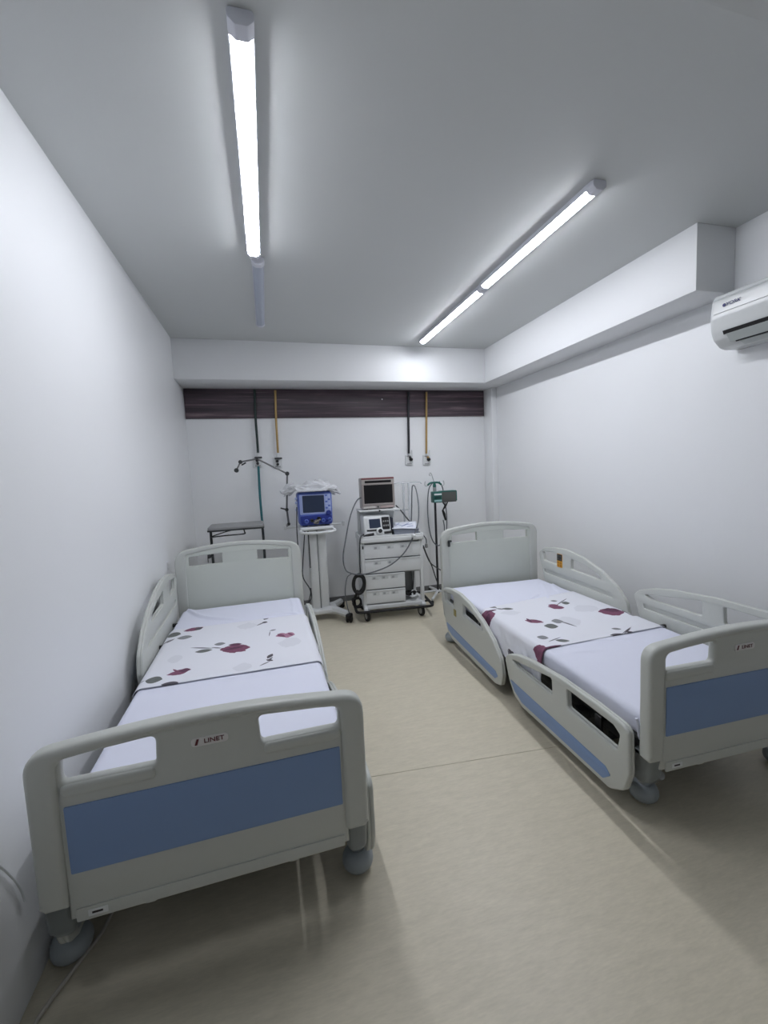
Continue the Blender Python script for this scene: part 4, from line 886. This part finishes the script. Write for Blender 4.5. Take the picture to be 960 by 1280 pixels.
cable([cp(495, 632, 4.2), cp(501, 638, 4.24), cp(508, 647, 4.25), cp(515, 655, 4.24)], .007, CABLE, 'dark cable sloping down from the right of the patient monitor')
cable([cp(455, 668, 4.02), cp(451, 671, 4.0), cp(449.8, 680, 3.98), cp(449.8, 700, 3.98), cp(450.5, 716, 3.97)], .007, CABLE, 'black cable dropping from the defibrillator along the trolley side')
cable([cp(440, 717, 3.95), cp(434, 722, 3.94), cp(431.5, 740, 3.93), cp(434, 757, 3.95), cp(436.5, 766, 3.96)], .005, CABLEG, 'thin grey cable hanging from the coil towards the floor')
cable([cp(517, 714, 4.2), cp(517, 725, 4.2), cp(516, 738, 4.2)], .005, CABLE, 'thin dark cable hanging inside the trolley niche')
cable([cp(529, 682, 4.05), cp(534, 695, 4.10), cp(540, 708, 4.2), cp(546, 726, 4.35), cp(551, 737, 4.42)], .007, CABLE, 'dark cable from the right trolley side down past the drip stand')
cable([cp(529, 684, 4.05), cp(537, 702, 4.13), cp(545, 709, 4.25), cp(551.5, 713, 4.35)], .006, CABLE, 'short dark cable crossing towards the right headboard')
cable([cp(523, 665, 4.15), cp(529, 669, 4.17), cp(532.5, 674, 4.18), cp(533, 680, 4.18)], .006, CABLEG, 'short grey probe lead drooping from the trolley top')
o = lathe('probe_head', [(0, 0), (.014, .003), (.018, .015), (.014, .045), (.006, .05), (0, .05)], TABLEGREY, None, 12, loc=cp(533, 685, 4.18)); tag(o, 'grey probe head hanging at the right of the trolley', 'probe')

# ------------------------------------------------------------------ drip stand with infusion pump
IY = 4.50
ip = at_y(546, 690, IY)
iv = thing('drip_stand', 'dark drip stand with green top between trolley and right headboard', 'drip stand', (ip.x, IY, 0))
zt2 = at_y(543, 604, IY).z
tube('pole', [(0, 0, .10), (0, 0, zt2-.05)], .013, mat('dark chrome', (70, 70, 74), .3, metal=.8), iv, 12)
lathe('collar', [(.016, 0), (.02, .01), (.02, .05), (.016, .06)], TABLEGREY, iv, 14, loc=(0, 0, zt2-.10))
bm = bmesh.new(); add_lathe(bm, [(.018, zt2-.05), (.020, zt2-.03), (.014, zt2), (.012, zt2+.012), (0, zt2+.012)], 14); add_tube(bm, spline([(-.085, 0, zt2-.02), (-.05, 0, zt2+.004), (0, 0, zt2+.008), (.05, 0, zt2+.004), (.085, 0, zt2-.02)], 4), .011, 8); bm_obj('top_hub', bm, PGREEN, iv)
for s in (-1, 1):
    tube('hook', [(s*.08, 0, zt2-.016), (s*.095, 0, zt2-.03), (s*.115, 0, zt2-.02), (s*.115, 0, zt2+.01), (s*.108, 0, zt2+.025)], .005, CHROME, iv, 6, 4)
tube('hook', [(0, 0, zt2+.01), (-.015, 0, zt2+.05), (-.03, 0, zt2+.10), (-.045, 0, zt2+.12), (-.06, 0, zt2+.10), (-.045, 0, zt2+.085)], .005, CHROME, iv, 6, 4)
for k in range(5):
    a = 2*math.pi*k/5+.3; e = Vector((.27*math.cos(a), .27*math.sin(a), .10))
    tube('foot', [(0, 0, .13), e*.5+Vector((0, 0, .065)), e], .014, LIGHTGREY, iv, 8, 3)
    bm = bmesh.new(); add_lathe(bm, [(0, -.012), (.02, -.012), (.026, -.006), (.026, .006), (.02, .012), (0, .012)], 14, Matrix.Translation((e.x, e.y, FZ+.026)) @ rot_to((-math.sin(a), math.cos(a), 0))); bm_obj('castor', bm, RUBBER, iv)
zp = at_y(550, 621, IY-.06).z
pu = thing('infusion_pump', 'green and grey infusion pump clamped to the drip stand', 'infusion pump', (ip.x, IY-.055, zp), 0)
bm = bmesh.new(); add_box(bm, (-.005, 0, .0), (.10, .10, .125), .010, 3); bm_obj('front_unit', bm, PGREEN, pu)
box('pale_band', (-.05, -.0515, .022), (.04, -.048, .040), WHITEP, pu, bev=.001)
box('pale_band', (-.05, -.0515, -.052), (.04, -.048, -.030), mat('pale teal', (150, 190, 190), .4), pu, bev=.001)
box('window', (-.045, -.052, -.02), (.03, -.048, .012), mat('dark teal', (14, 62, 58), .3), pu, bev=.001)
bm = bmesh.new(); add_box(bm, (.135, .01, .0), (.185, .10, .125), .010, 3); bm_obj('case', bm, PGREY, pu)
box('green_edge', (.045, -.041, .052), (.226, .06, .066), PGREEN, pu, bev=.004)
box('green_edge', (.216, -.041, -.05), (.231, .06, .06), PGREEN, pu, bev=.004)
box('clamp', (-.02, .045, -.02), (.02, .085, .02), STEELDARK, pu, bev=.004)
bm = bmesh.new(); add_tube(bm, spline([(.07, 0, -.06), (.09, -.01, -.10), (.075, -.01, -.135), (.06, -.01, -.16)], 5), .008, 8); add_tube(bm, spline([(.13, 0, -.06), (.10, -.01, -.11), (.065, -.01, -.15)], 5), .008, 8)
add_tube(bm, [(.062, -.01, -.15), (.08, -.01, -.20), (.095, -.01, -.27)], .014, 8, radii=[.012, .017, .010]); bm_obj('plug_lead', bm, BLACK, pu)
cable([cp(541, 603, IY), cp(536, 612, IY-.02), cp(534.5, 635, IY-.02), cp(536.5, 660, IY-.02), cp(541, 676, IY-.03), cp(548, 682, IY-.03), cp(554, 675, IY-.03), cp(555.5, 660, IY-.05), cp(554, 650, IY-.06)], .0065, CABLEG, 'grey tube looping around the pole of the drip stand')
cable([cp(549, 602, IY), cp(553, 609, IY+.02), cp(555, 620, IY+.03), cp(558, 640, IY+.0), cp(558.5, 655, IY), cp(558, 664, IY)], .0065, CABLEG, 'grey tube hanging straight below the infusion pump')

# ------------------------------------------------------------------ loose cords
cord = [at_z(x, y, FZ+.006) for x, y in ((170, 1110), (145, 1133), (128, 1165), (105, 1195), (80, 1228), (60, 1255), (46, 1276), (40, 1290))]
tag(tube('power_cord', cord, .006, mat('cord grey', (196, 192, 182), .5), None, 8, 6), 'thin grey power cord running from under the left bed over the floor', 'cord')
wc = [at_x(x, y, XL+.009) for x, y in ((-40, 1066), (-15, 1074), (2, 1085), (16, 1098), (26, 1112), (31, 1126))]
tag(tube('wall_cord', wc, .003, mat('cord pale', (222, 226, 228), .4), None, 8, 6), 'pale cord sagging against the left wall beside the footboard', 'cord')
